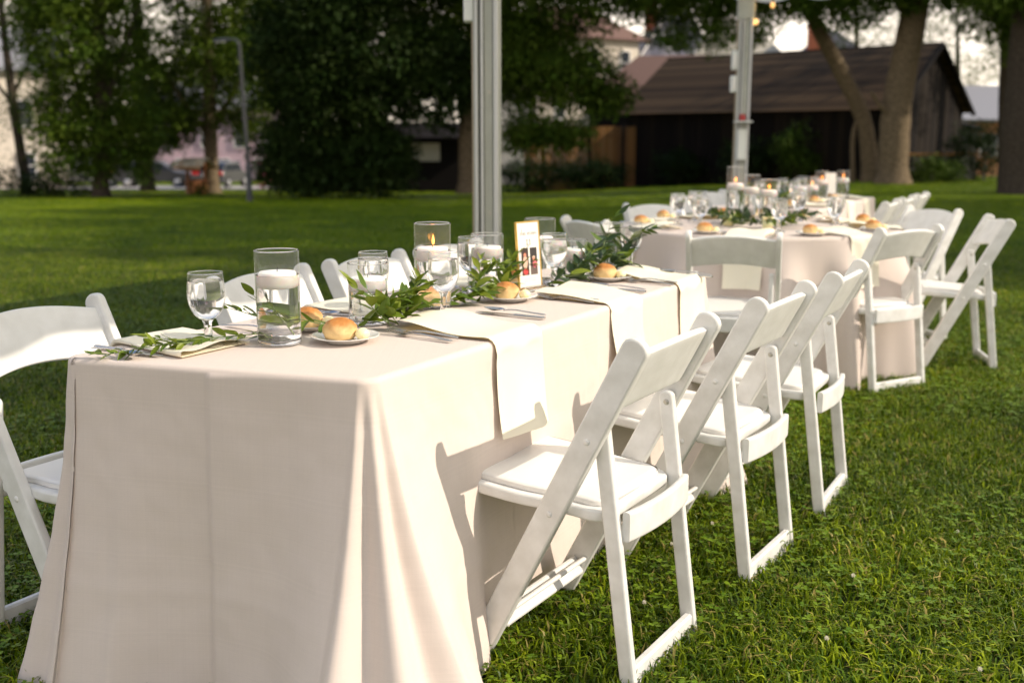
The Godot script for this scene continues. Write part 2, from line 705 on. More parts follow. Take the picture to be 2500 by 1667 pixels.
func rect_cloth(corners: Array, flare: Array, seed_k: int, step := 0.008) -> ArrayMesh:
	var o := outline_of(corners, 0.042, step)
	var pts: PackedVector2Array = o[0]
	var way: PackedFloat32Array = o[2]
	var which: PackedInt32Array = o[3]
	var side: PackedFloat32Array = o[4]
	var edge: PackedInt32Array = o[5]
	var arc := PackedFloat32Array()
	var sum := 0.0
	for k in pts.size():
		arc.append(sum)
		sum += pts[k].distance_to(pts[(k + 1) % pts.size()])
	# along a corner arc the cloth fans out: count its hem too
	var fan := PackedFloat32Array()
	var run := 0
	for k in pts.size():
		run = run + 1 if side[k] < 0 else 0
		fan.append((run - 17) / 16.0 if run > 0 else 9.0)
	var ns := FastNoiseLite.new()
	ns.seed = 40 + seed_k
	ns.frequency = 1.0
	ns.fractal_octaves = 3
	var shape := func(k: int, t: float) -> Vector2:
		var d := way[k]
		var f: float = flare[which[k]]
		var near := exp(-pow(d / (0.20 + 0.7 * (0.25 - f)), 2.0))
		var off := 0.008 * t + f * near * (0.35 * t + 0.65 * t * t)
		if fan[k] < 5.0:
			off += 0.13 * f * t * cos(fan[k] * 6.6 + 0.4) - 0.006 * t
		else:
			off += (0.10 * f if f > 0.2 else 0.0) * t * (exp(-pow((d - 0.15) / 0.07, 2.0)) * -1.0 + exp(-pow((d - 0.29) / 0.07, 2.0)) * 0.7) + 0.004 * sin(d * 38.0 + t * 3.0) * t * t * exp(-d / 0.4)
		off += 0.010 * fold_noise(arc[k] * 1.1, seed_k) * t * (1.0 - near) + smoothstep(0.0, 0.12, t) * (0.0045 * ns.get_noise_2d(arc[k] * 3.0, t * 2.2) + 0.0016 * ns.get_noise_2d(arc[k] * 14.0 + t * 5.0, t * 7.0 + 30.0))
		if side[k] >= 0.0:
			# ironed creases: upright folds that fall away to one side, and one level line
			if edge[k] % 2 == 1:
				var m := (0.485 - side[k]) * 0.76
				off += 0.017 * (exp(-m / 0.075) if m > 0 else maxf(0.0, 1.0 + m / 0.010)) * (0.35 + 0.65 * t)
				m = (0.80 - side[k]) * 0.76
				off += 0.010 * (exp(-m / 0.06) if m > 0 else maxf(0.0, 1.0 + m / 0.03)) * t
			else:
				for q in [0.22, 0.47, 0.73]:
					var m: float = (side[k] - q) * 1.9
					off += 0.007 * (exp(-m / 0.06) if m > 0 else maxf(0.0, 1.0 + m / 0.012)) * (0.3 + 0.7 * t)
			off += 0.002 * maxf(0.0, 1.0 - absf(t - 0.66) / 0.03)
		return Vector2(off, -0.0 * t)
	return drape(pts, o[1], 0.75, shape)


func round_cloth(c: Vector2, r: float, folds: int, seed_k: int) -> ArrayMesh:
	var pts := PackedVector2Array()
	var nrm := PackedVector2Array()
	var n := 720
	for k in n:
		var a := -TAU * k / n
		nrm.append(Vector2(cos(a), sin(a)))
		pts.append(c + nrm[k] * r)
	var shape := func(k: int, t: float) -> Vector2:
		var a := TAU * k / n
		var ph := a * folds + 0.9 * sin(a * 3 + seed_k) + 0.5 * sin(a * 5)
		var w := pow(0.5 + 0.5 * cos(ph), 1.6)
		var grow := smoothstep(-0.05, 0.4, t) * (0.45 + 0.55 * t)
		return Vector2(0.01 * t + grow * (0.16 * w + 0.012 * sin(a * 31) * t), 0)
	return drape(pts, nrm, 0.75, shape)


# ---------------------------------------------------------------- napkin: folded in three, open side near, hanging over the edge
# e: edge point under its middle, out: over the edge, along: along the edge away from the open side
func napkin(e: Vector3, out: Vector3, along: Vector3, li: float, lh: float, w: float, seed_k: int, loft := 0.016) -> ArrayMesh:
	var b := MB.new()
	var rows := []
	var nq := 60
	for j in nq + 1:
		var q := lerpf(-li, lh, float(j) / nq)
		var row := PackedVector3Array()
		for k in 61:
			var s := float(k) / 60  # 0 near edge below, 0.5 far turn, 1 near edge on top
			var v := 0.0
			var gap := 0.0
			var loose := smoothstep(-0.02, -li, q)
			var puff := 0.006 + loft * loose + 0.004 * sin(q * 22 + seed_k)
			if q > -0.02:
				puff = lerpf(puff, 0.003, smoothstep(-0.02, 0.05, q))
			if s < 0.47:
				v = lerpf(-0.47, 0.485, s / 0.47)
				gap = 0.0
			elif s < 0.53:
				var a := (s - 0.47) / 0.06 * PI
				v = 0.485 + 0.012 * sin(a)
				gap = puff * 0.5 * (1 - cos(a))
			else:
				v = lerpf(0.485, -0.5, (s - 0.53) / 0.47)
				gap = puff * (1.0 - 0.25 * smoothstep(0.0, -0.5, v) * (1 - loose)) + 0.004 * loose * sin(v * 9 + seed_k)
			var wide := w * (1.0 + 0.10 * loose - 0.04 * smoothstep(0.0, lh, q))
			var h := 0.004 + gap
			var x := 0.0
			var y := 0.0
			var r := 0.022
			var arc := r * PI / 2
			if q < -r:
				x = q
				y = h
			elif q < arc - r:
				var a := (q + r) / r
				x = -r + (r + h) * sin(a)
				y = -r + (r + h) * cos(a)
			else:
				var d := q - (arc - r)
				x = h + 0.012 * d / lh + 0.022 * pow(d / lh, 2) * (1 + 0.6 * sin(v * 5 + seed_k)) + 0.003 * sin(v * 11 + q * 18 + seed_k)
				y = -r - d
			row.append(e + out * x + Vector3.UP * y + along * (v * wide + 0.02 * loose))
		rows.append(row)
	b.skin(rows)
	return b.commit()


# ---------------------------------------------------------------- cutlery, lying along -z (its head), origin in the middle
func oval_ring(c: Vector3, hw: float, ht: float, n := 8) -> PackedVector3Array:
	var r := PackedVector3Array()
	for k in n:
		var a := TAU * k / n
		r.append(c + Vector3(hw * cos(a), ht * sin(a), 0))
	return r


func handle_rings(z0: float, z1: float) -> Array:
	var rings := []
	for q in [[1.0, 0.003, 0.001, 0.002], [0.98, 0.0065, 0.0016, 0.002], [0.9, 0.0075, 0.002, 0.003], [0.6, 0.0055, 0.002, 0.006], [0.3, 0.0036, 0.002, 0.009], [0.1, 0.003, 0.0019, 0.008], [0.0, 0.004, 0.0015, 0.0055]]:
		rings.append(oval_ring(Vector3(0, q[3] + 0.001, lerpf(z0, z1, q[0])), q[1], q[2]))
	return rings


func fork_parts() -> Array:
	var b := MB.new()
	b.sweep(handle_rings(-0.03, 0.1))
	var h := MB.new()
	h.sweep([oval_ring(Vector3(0, 0.0065, -0.028), 0.004, 0.0015), oval_ring(Vector3(0, 0.004, -0.037), 0.010, 0.0013), oval_ring(Vector3(0, 0.003, -0.050), 0.0115, 0.0012), oval_ring(Vector3(0, 0.004, -0.056), 0.0118, 0.0012)])
	var t := []
	for k in 4:
		var x := -0.0102 + 0.0068 * k
		var m := MB.new()
		m.sweep([oval_ring(Vector3(x, 0.004, -0.055), 0.0019, 0.0012, 6), oval_ring(Vector3(x * 1.02, 0.0075, -0.075), 0.0016, 0.0011, 6), oval_ring(Vector3(x, 0.0135, -0.098), 0.0008, 0.0008, 6)])
		t.append(m.commit())
	return [b.commit(), h.commit(), t]


func spoon_mesh() -> Array:
	var b := MB.new()
	b.sweep(handle_rings(-0.035, 0.09))
	var h := MB.new()
	var rows := []
	for j in 13:
		var v := float(j) / 12
		var z := -0.033 - 0.062 * v
		var hw := 0.019 * pow(sin(PI * clampf(v * 0.93 + 0.05, 0, 1)), 0.6)
		var row := PackedVector3Array()
		for k in 13:
			var u := -1.0 + 2.0 * k / 12
			row.append(Vector3(u * hw, 0.010 - 0.0075 * (1 - u * u) * sin(PI * clampf(v + 0.02, 0, 1)) + 0.002 * v, z))
		rows.append(row)
	h.skin(rows)
	return [b.commit(), h.commit()]


func knife_mesh() -> Array:
	var b := MB.new()
	b.sweep([oval_ring(Vector3(0, 0.004, 0.105), 0.005, 0.003), oval_ring(Vector3(0, 0.004, 0.10), 0.008, 0.0036), oval_ring(Vector3(0, 0.004, 0.05), 0.0075, 0.0036), oval_ring(Vector3(0, 0.004, 0.01), 0.006, 0.0032)])
	var h := MB.new()
	h.sweep([oval_ring(Vector3(0, 0.004, 0.012), 0.005, 0.0016), oval_ring(Vector3(0.001, 0.0035, -0.01), 0.0085, 0.0011), oval_ring(Vector3(0.001, 0.003, -0.07), 0.0095, 0.0009), oval_ring(Vector3(-0.001, 0.003, -0.10), 0.007, 0.0008), oval_ring(Vector3(-0.005, 0.003, -0.112), 0.001, 0.0005)])
	return [b.commit(), h.commit()]


# ---------------------------------------------------------------- glass
func make_goblet() -> Node3D:
	var g := thing("water_goblet", "", "goblet", Vector3.ZERO, 0, "stemmed water goblets")
	var b := MB.new()
	b.lathe([[0.0, 0.0], [0.030, 0.0], [0.0345, 0.002], [0.034, 0.004], [0.022, 0.0075], [0.011, 0.013], [0.0085, 0.022], [0.0095, 0.034], [0.0088, 0.045], [0.009, 0.055], [0.013, 0.0615], [0.012, 0.0640], [0.0, 0.0645]], 32)
	part(g, "stem", b.commit(), M.glass)
	var prof := []
	for q in [[0.012, 0.0625], [0.020, 0.0665], [0.029, 0.075], [0.036, 0.087], [0.0405, 0.101], [0.0425, 0.116], [0.0425, 0.130], [0.0412, 0.145], [0.0395, 0.158], [0.0385, 0.1695]]:
		prof.append(q)
	b = MB.new()
	b.lathe(prof, 48)
	part(g, "bowl", b.commit(), M.pane)
	b = MB.new()
	b.lathe([[0.0385, 0.1692], [0.0391, 0.1698], [0.0390, 0.1708], [0.0383, 0.1712], [0.0377, 0.1704], [0.0385, 0.1692]], 48)
	part(g, "rim", b.commit(), M.rim)
	b = MB.new()
	var w := [[0.0, 0.0655], [0.010, 0.0655]]
	for q in prof.slice(1, 8):
		w.append([q[0] - 0.0012, q[1] + 0.0006])
	w.append([0.0397, 0.1525])
	w.append([0.0380, 0.1517])
	w.append([0.0, 0.1515])
	b.lathe(w, 48)
	part(g, "water", b.commit(), M.cold_water)
	return g


func make_vase(called: String, h: float, level: float, candle: bool, lit: bool) -> Node3D:
	var g := thing(called, "", "vase", Vector3.ZERO, 0, "clear cylinder vases along the tables")
	var R := 0.0508
	var b := MB.new()
	b.lathe([[0.0, 0.0005], [R - 0.004, 0.0005], [R - 0.001, 0.002], [R, 0.006], [R, 0.011], [R - 0.003, 0.0135], [0.0, 0.0135]], 48)
	part(g, "base", b.commit(), M.glass)
	b = MB.new()
	b.lathe([[R, 0.011], [R, h - 0.0015]], 64)
	part(g, "wall", b.commit(), M.pane)
	b = MB.new()
	b.lathe([[R, h - 0.002], [R + 0.0008, h - 0.0008], [R, h + 0.0006], [R - 0.0022, h + 0.0006], [R - 0.003, h - 0.0008], [R - 0.0022, h - 0.002], [R, h - 0.002]], 64)
	part(g, "rim", b.commit(), M.rim)
	b = MB.new()
	b.lathe([[0.0, 0.0145], [R - 0.0025, 0.0145], [R - 0.0015, 0.016], [R - 0.0015, level + 0.001], [R - 0.004, level], [0.0, level]], 64)
	part(g, "water", b.commit(), M.water)
	if candle:
		b = MB.new()
		var y := level - 0.030
		b.lathe([[0.0, y], [0.030, y], [0.0385, y + 0.004], [0.0425, y + 0.012], [0.0435, y + 0.024], [0.043, y + 0.034], [0.040, y + 0.038], [0.020, y + 0.0385], [0.006, y + 0.0375], [0.0, y + 0.0372]], 48)
		var cd := part(g, "floating_candle", b.commit(), M.wax)
		b = MB.new()
		b.tube([Vector3(0, y + 0.036, 0), Vector3(0.0006, y + 0.043, 0), Vector3(0.002, y + 0.048, 0)], [0.0009, 0.0009, 0.0007], 6)
		part(cd, "wick", b.commit(), M.wick)
		if lit:
			b = MB.new()
			var y2 := y + 0.045
			b.lathe([[0.0004, y2], [0.0030, y2 + 0.004], [0.0042, y2 + 0.009], [0.0036, y2 + 0.015], [0.0018, y2 + 0.022], [0.0003, y2 + 0.029]], 14, Vector3(0.002, 0, 0))
			part(cd, "flame", b.commit(), M.flame)
			var l := OmniLight3D.new()
			l.name = "flame_light"
			l.light_color = Color(1.0, 0.62, 0.28)
			l.light_energy = 0.001
			l.light_size = 0.008
			l.omni_range = 30.0
			l.omni_attenuation = 2.0
			l.shadow_enabled = true
			l.position = Vector3(0.002, y2 + 0.012, 0)
			g.add_child(l)
	return g


# ---------------------------------------------------------------- bread, butter, plate
func make_plate() -> ArrayMesh:
	var b := MB.new()
	b.lathe([[0.0, 0.002], [0.040, 0.002], [0.042, 0.0], [0.046, 0.0], [0.048, 0.003], [0.062, 0.0085], [0.078, 0.0135], [0.0805, 0.0150], [0.0800, 0.0162], [0.077, 0.0158], [0.060, 0.0110], [0.050, 0.0065], [0.044, 0.0055], [0.0, 0.0055]], 56)
	return b.commit()


func make_roll(k: int) -> ArrayMesh:
	var b := MB.new()
	var n := FastNoiseLite.new()
	n.seed = 100 + k
	n.frequency = 0.9
	var nu := 44
	var nv := 26
	for j in nv + 1:
		var th := PI * j / nv
		for i in nu:
			var ph := -TAU * i / nu
			var d := Vector3(sin(th) * cos(ph), -cos(th), sin(th) * sin(ph))
			var bump := 1.0 + 0.13 * n.get_noise_3dv(d * 1.3) + 0.03 * n.get_noise_3dv(d * 4.0)
			var p := Vector3(d.x * 0.0405, d.y * (0.030 if d.y > 0 else 0.026), d.z * 0.037) * bump
			if d.y < -0.3:
				p.y = lerpf(p.y, -0.0195, smoothstep(-0.3, -0.75, d.y))
			var crust := clampf(smoothstep(-0.05, 0.75, d.y + 0.25 * n.get_noise_3dv(d * 1.7) + 0.12 * d.x), 0, 1)
			var pale := Color(0.72, 0.50, 0.24)
			var brown := Color(0.40, 0.145, 0.035).lerp(Color(0.54, 0.25, 0.075), 0.5 + 0.5 * n.get_noise_3dv(d * 2.0 + Vector3.ONE * 7))
			b.tint = pale.lerp(brown, crust)
			if d.y < -0.6:
				b.tint = Color(0.55, 0.30, 0.10)
			b.vert(p + Vector3(0, 0.0195, 0), Vector2(float(i) / nu, float(j) / nv))
	for j in nv:
		for i in nu:
			var i2 := (i + 1) % nu
			b.quad(j * nu + i, j * nu + i2, (j + 1) * nu + i2, (j + 1) * nu + i)
	return b.commit(true)


func make_butter(k: int) -> ArrayMesh:
	var b := MB.new()
	var n := FastNoiseLite.new()
	n.seed = 300 + k
	n.frequency = 1.6
	var rows := []
	for j in 15:
		var th := PI * j / 14
		var row := PackedVector3Array()
		for i in 22:
			var ph := -TAU * i / 22
			var d := Vector3(sin(th) * cos(ph), -cos(th), sin(th) * sin(ph))
			row.append(Vector3(0, 0.0135, 0) + d * 0.0165 * (1.0 + 0.14 * n.get_noise_3dv(d * 1.6)) * Vector3(1, 0.85, 1))
		rows.append(row)
	b.skin(rows, true)
	return b.commit()


# ---------------------------------------------------------------- greenery
var leaf_meshes := []


func make_leaves() -> void:
	for k in 4:
		var b := MB.new()
		var l := 1.0
		var curl: float = [0.10, -0.12, 0.22, 0.02][k]
		var fold: float = [0.10, 0.06, 0.14, 0.08][k]
		var rows := []
		for j in 11:
			var v := float(j) / 10
			var hw: float = 0.17 * pow(sin(PI * pow(clampf(v, 0.0, 1.0), 0.82)), 0.9) + 0.004
			var row := PackedVector3Array()
			for i in 7:
				var u := -1.0 + i / 3.0
				row.append(Vector3(u * hw, absf(u) * fold * hw * 3.0 - curl * v * v + 0.03 * sin(v * 9 + k) * u * u * 0.4, -v * l))
			rows.append(row)
		b.skin(rows)
		leaf_meshes.append(b.commit())


func curve_of(ctrl: Array) -> Curve3D:
	var c := Curve3D.new()
	c.bake_interval = 0.004
	for i in ctrl.size():
		var a: Vector3 = ctrl[maxi(i - 1, 0)]
		var z: Vector3 = ctrl[mini(i + 1, ctrl.size() - 1)]
		var t := (z - a) / 6.0
		c.add_point(ctrl[i], -t, t)
	return c


func sprig(label: String, ctrl: Array, leaf: float, gap: float, dark := false, group := "leafy sprigs laid along the tables") -> Node3D:
	var at: Vector3 = ctrl[0]
	var s := thing("leafy_sprig", label, "greenery", at, 0, group)
	var loc := []
	for q in ctrl:
		loc.append(q - at)
	var c := curve_of(loc)
	var len := c.get_baked_length()
	var pts := []
	var rad := []
	var n := maxi(8, int(len / 0.02))
	for i in n + 1:
		pts.append(c.sample_baked(len * i / n))
		rad.append(lerpf(0.0016, 0.0006, float(i) / n))
	var b := MB.new()
	b.tube(pts, rad, 6)
	part(s, "stem", b.commit(), M.stem)
	var d := rng.randf_range(0.0, gap)
	var sgn := 1.0
	while d < len + 0.002:
		var p := c.sample_baked(d)
		var t := (c.sample_baked(minf(d + 0.006, len)) - c.sample_baked(maxf(d - 0.006, 0))).normalized()
		var side := t.cross(Vector3.UP).normalized() * sgn
		side = side.rotated(t, rng.randf_range(-0.9, 0.9))
		var open := rng.randf_range(0.5, 1.15)
		if d > len - gap:
			open = 0.1
		var dir := (t * cos(open) + side * sin(open)).normalized()
		var floor_y := p.y + at.y - 0.753
		if dir.y * leaf * 0.9 < -floor_y:
			dir.y = -floor_y / (leaf * 0.9) + 0.05
			dir = dir.normalized()
		var up := (Vector3.UP + Vector3(rng.randf_range(-0.8, 0.8), rng.randf_range(-0.3, 0.3), rng.randf_range(-0.8, 0.8))).normalized()
		var x := (-dir).cross(up) * -1.0
		x = up.cross(-dir).normalized()
		var y := (-dir).cross(x).normalized()
		var l := leaf * rng.randf_range(0.8, 1.3) * (1.0 if d < len * 0.75 else 0.75)
		var wide := rng.randf_range(0.9, 1.3)
		var xf := Transform3D(Basis(x * l * wide, y * l, -dir * l), p)
		var key := "leaf%d" % rng.randi_range(0, 2)
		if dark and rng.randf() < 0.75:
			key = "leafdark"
		part(s, "leaf", leaf_meshes[rng.randi_range(0, 3)], M[key], xf)
		sgn = -sgn
		d += gap * rng.randf_range(0.6, 1.3)
	return s


# ---------------------------------------------------------------- lawn
func blade_patch(size: float, count: int, hmin: float, hmax: float, wide: float, dry: float) -> ArrayMesh:
	var b := MB.new()
	for k in count:
		var p := Vector3(rng.randf_range(-0.5, 0.5) * size, 0, rng.randf_range(-0.5, 0.5) * size)
		var h := rng.randf_range(hmin, hmax)
		var a := rng.randf() * TAU
		var lean := rng.randf_range(0.2, 1.5) * h
		var dir := Vector3(cos(a), 0, sin(a))
		var w := Vector3(-sin(a), 0, cos(a)) * wide * rng.randf_range(0.6, 1.3)
		var g := pow(rng.randf(), 1.8)
		b.tint = Color(0.040, 0.090, 0.004).lerp(Color(0.225, 0.300, 0.010), g)
		if rng.randf() < dry:
			b.tint = Color(0.30, 0.26, 0.11)
		var m := p + dir * lean * 0.35 + Vector3(0, h * 0.6, 0)
		var e := p + dir * lean + Vector3(0, h * (1.0 - 0.45 * lean / h), 0)
		var v0 := b.vert(p - w)
		var v1 := b.vert(p + w)
		var v2 := b.vert(m + w * 0.8)
		var v3 := b.vert(m - w * 0.8)
		var v4 := b.vert(e)
		b.quad(v0, v1, v2, v3)
		b.tri(v3, v2, v4)
	return b.commit(true)


func clover_patch() -> ArrayMesh:
	var b := MB.new()
	for k in 75:
		var p := Vector3(rng.randf_range(-0.22, 0.22), 0, rng.randf_range(-0.22, 0.22))
		var h := rng.randf_range(0.025, 0.06)
		b.tint = Color(0.08, 0.16, 0.008).lerp(Color(0.18, 0.27, 0.016), rng.randf())
		var c := p + Vector3(rng.randf_range(-0.01, 0.01), h, rng.randf_range(-0.01, 0.01))
		var w := Vector3(0.0006, 0, 0)
		b.tri(b.vert(p - w), b.vert(p + w), b.vert(c))
		var turn := rng.randf() * TAU
		var r := rng.randf_range(0.007, 0.0135)
		for j in 3:
			var a := turn + TAU * j / 3
			var d := Vector3(cos(a), rng.randf_range(-0.1, 0.35), sin(a))
			var s := Vector3(-sin(a), 0.1, cos(a))
			b.poly([c, c + d * r * 0.7 - s * r * 0.55, c + d * r * 1.25 - s * r * 0.4, c + d * r * 1.3 + s * r * 0.4, c + d * r * 0.7 + s * r * 0.55], Vector3.UP)
	return b.commit(true)


func scatter(parent: Node, called: String, mesh: Mesh, m: Material, where: Array, colors: Array) -> void:
	var mm := MultiMesh.new()
	mm.transform_format = MultiMesh.TRANSFORM_3D
	mm.use_colors = true
	mm.mesh = mesh
	mm.instance_count = where.size()
	for k in where.size():
		mm.set_instance_transform(k, where[k])
		mm.set_instance_color(k, colors[k])
	var o := MultiMeshInstance3D.new()
	o.name = called
	o.multimesh = mm
	o.material_override = m
	parent.add_child(o, true)
	o.set_meta("kind", "stuff")


func lawn() -> void:
	var b := MB.new()
	var rows := []
	var ds := []
	var d := -14.0
	while d < 420.0:
		ds.append(d)
		d += 0.8 if d < 80 else 16.0
	for dd in ds:
		var row := PackedVector3Array()
		for k in 81:
			var u := -1.0 + k / 40.0
			var x := signf(u) * pow(absf(u), 1.7) * 300.0
			row.append(P(x, dd, ground(x, dd)))
		rows.append(row)
	b.skin(rows)
	var g := part(self, "ground", b.commit(), M.soil)
	tag(g, "wide green lawn running back to the trees", "lawn", "", "structure")
	var lw := Node3D.new()
	lw.name = "grass"
	add_child(lw)
	tag(lw, "mown green grass with clover covering the lawn", "grass", "", "stuff")
	var tone := FastNoiseLite.new()
	tone.frequency = 0.35
	tone.seed = 8
	# near the tables: fine blades
	var near := [[], [], [], []]
	var near_c := [[], [], [], []]
	var far := [[], [], []]
	var far_c := [[], [], []]
	var clov := []
	var clov_c := []
	d = 0.9
	while d < 13.0:
		var half := d * 0.60 + 1.8
		var x := -half
		while x < half:
			var k := rng.randi_range(0, 3)
			var px := x + rng.randf_range(-0.05, 0.05)
			var pd := d + rng.randf_range(-0.05, 0.05)
			var s := rng.randf_range(0.85, 1.15)
			near[k].append(Transform3D(Basis(Vector3.UP, rng.randf() * TAU).scaled(Vector3(1, s, 1)), P(px, pd, ground(px, pd))))
			var t := 0.5 + 0.5 * tone.get_noise_2d(px * 3, pd * 3)
			t = clampf(0.5 + 1.6 * (t - 0.5), 0, 1)
			near_c[k].append(Color(lerpf(0.65, 1.75, t), lerpf(0.7, 1.5, t), lerpf(0.5, 1.0, t)))
			if rng.randf() < 0.75 and d < 9 and tone.get_noise_2d(px * 2 + 50, pd * 2) > -0.1:
				clov.append(Transform3D(Basis(Vector3.UP, rng.randf() * TAU), P(px, pd, ground(px, pd))))
				clov_c.append(Color(1, 1, 1))
			x += 0.33
		d += 0.33
	d = 12.6
	while d < 84.0:
		var step := 0.8 if d < 30 else 1.2
		var half := d * 0.60 + 3.0
		var x := -half
		while x < half:
			if not (d > 54.0 and d < 69.0 and x < -8):
				var k := rng.randi_range(0, 2)
				var px := x + rng.randf_range(-0.25, 0.25)
				var pd := d + rng.randf_range(-0.25, 0.25)
				var s := step / 0.8 * 1.05
				far[k].append(Transform3D(Basis(Vector3.UP, rng.randf() * TAU).scaled(Vector3(s, rng.randf_range(0.9, 1.2), s)), P(px, pd, ground(px, pd))))
				var t := 0.5 + 0.5 * tone.get_noise_2d(px, pd)
				t = clampf(t + rng.randf_range(-0.35, 0.35), 0, 1)
				far_c[k].append(Color(lerpf(0.95, 2.2, t), lerpf(1.0, 1.85, t), 0.9))
			x += step
		d += step
	for k in 4:
		scatter(lw, "grass_blades", blade_patch(0.46, 1700, 0.018, 0.066, 0.0027, 0.07), M.grass, near[k], near_c[k])
	for k in 3:
		scatter(lw, "grass_blades", blade_patch(1.05, 2600, 0.03, 0.065, 0.0042, 0.03), M.grass, far[k], far_c[k])
	scatter(lw, "clover_leaves", clover_patch(), M.grass, clov, clov_c)
	# clover heads one can count
	var head := MB.new()
	for k in 40:
		var a := k * 2.399963
		var y := 1.0 - 1.7 * k / 40.0
		var r := sqrt(maxf(0.0, 1 - y * y))
		var n := Vector3(r * cos(a), y, r * sin(a))
		var s := n.cross(Vector3.UP).normalized() * 0.0014
		if s.length() < 0.001:
			s = Vector3(0.0014, 0, 0)
		var o := Vector3(0, 0.05, 0)
		head.poly([o + n * 0.003 - s, o + n * 0.003 + s, o + n * 0.0068 + Vector3.UP * 0.003], n.cross(s))
	var hm := head.commit()
	var st := MB.new()
	st.tube([Vector3(0.004, 0, 0), Vector3(0.001, 0.03, 0), Vector3(0, 0.05, 0)], [0.0008, 0.0008, 0.0008], 5)
	var sm := st.commit()
	var spots := [[0.34, 2.55, "between the legs of the nearest chair"], [0.47, 2.95, "in front of the second chair's rear frame"], [0.50, 3.05, "behind the nearest chair, left of two"], [0.75, 2.35, "in the open grass right of the nearest chair"], [0.93, 2.72, "in the sunny grass beside the second chair"], [1.05, 2.2, "low in the right foreground grass"], [0.62, 3.12, "under the second white chair"], [1.35, 3.05, "in the grass right of the third chair"]]
	for q in spots:
		var f := thing("clover_flower", "small white clover flower " + q[2], "flower", P(q[0], q[1], 0.0), 0, "clover flowers in the grass")
		part(f, "head", hm, M.clover)
		part(f, "stalk", sm, M.stem)


# ---------------------------------------------------------------- trees
func clump(n: int, spread: float, leaf: float, k: int) -> ArrayMesh:
	var b := MB.new()
	for i in n:
		var d := Vector3(rng.randfn(), rng.randfn() * 0.75, rng.randfn())
		var p := d.normalized() * spread * pow(rng.randf(), 0.5)
		p.y *= 0.7
		var dir := (p.normalized() + Vector3(rng.randf_range(-0.8, 0.8), rng.randf_range(-1.0, 0.2), rng.randf_range(-0.8, 0.8))).normalized()
		var s := dir.cross(Vector3(rng.randf_range(-0.5, 0.5), 1, rng.randf_range(-0.5, 0.5))).normalized()
		var l := leaf * rng.randf_range(0.7, 1.3)
		var g := rng.randf()
		b.tint = Color(0.75, 0.8, 0.8).lerp(Color(1.3, 1.2, 1.1), g)
		var q := p + dir * l * 0.5
		var u := s.cross(dir) * l * 0.08
		b.poly([p, q - s * l * 0.33 + u, p + dir * l], Vector3.UP)
		b.poly([p, p + dir * l, q + s * l * 0.33 + u], Vector3.UP)
	return b.commit(true)


var clumps := {}


# lobes: [x, ahead, height, rx, ry, rz, clumps]; limbs: lists of points with radii
func tree(called: String, label: String, limbs: Array, lobes: Array, leaf_tone: Color, bark: String, size := 0.55, fine := false, group := "trees round the lawn") -> Node3D:
	var base: Array = limbs[0][0]
	var at := P(base[0], base[1], ground(base[0], base[1]) - 0.05)
	var t := thing(called, label, "tree", at, 0, group)
	var first := true
	for l in limbs:
		var pts := []
		var rad := []
		var ctrl := []
		for q in l:
			ctrl.append(P(q[0], q[1], q[2]) - Vector3(at.x, at.y if false else 0.0, at.z) - Vector3(0, at.y, 0))
		var c := curve_of(ctrl)
		c.bake_interval = 0.1
		var n := maxi(6, int(c.get_baked_length() / 0.35))
		for i in n + 1:
			var f := float(i) / n
			pts.append(c.sample_baked(c.get_baked_length() * f))
			var fi: float = f * (l.size() - 1)
			var a := int(minf(fi, l.size() - 2))
			rad.append(lerpf(l[a][3], l[a + 1][3], fi - a) * (1.0 + rng.randf_range(-0.04, 0.04)))
		if first:
			rad[0] *= 1.5
			rad[1] *= 1.12
		var b := MB.new()
		b.tube(pts, rad, 14)
		part(t, "trunk" if first else "limb", b.commit(), M[bark])
		first = false
	var where := [[], [], []]
	var cols := [[], [], []]
	for q in lobes:
		for k in int(q[6] * (1.0 if fine or leaf_tone.r > 0.07 else 1.7)):
			var d := Vector3(rng.randfn(), rng.randfn(), rng.randfn()).normalized() * pow(rng.randf(), 0.38)
			var p: Vector3 = P(q[0], q[1], q[2]) + Vector3(d.x * q[3], d.y * q[4], d.z * q[5]) - at
			if p.y + at.y < ground(q[0], q[1]) + 0.15:
				continue
			var j := rng.randi_range(0, 2)
			var s := size * rng.randf_range(0.75, 1.3)
			where[j].append(Transform3D(Basis.from_euler(Vector3(rng.randf_range(-0.5, 0.5), rng.randf() * TAU, rng.randf_range(-0.5, 0.5))).scaled(Vector3.ONE * s), p))
			var v := rng.randf_range(0.7, 1.3)
			cols[j].append(Color(leaf_tone.r * v * rng.randf_range(0.9, 1.15), leaf_tone.g * v, leaf_tone.b * v))
	for j in 3:
		if where[j].size():
			scatter(t, "crown", clumps[("fine%d" if fine else "full%d") % j], M.foliage, where[j], cols[j])
	return t


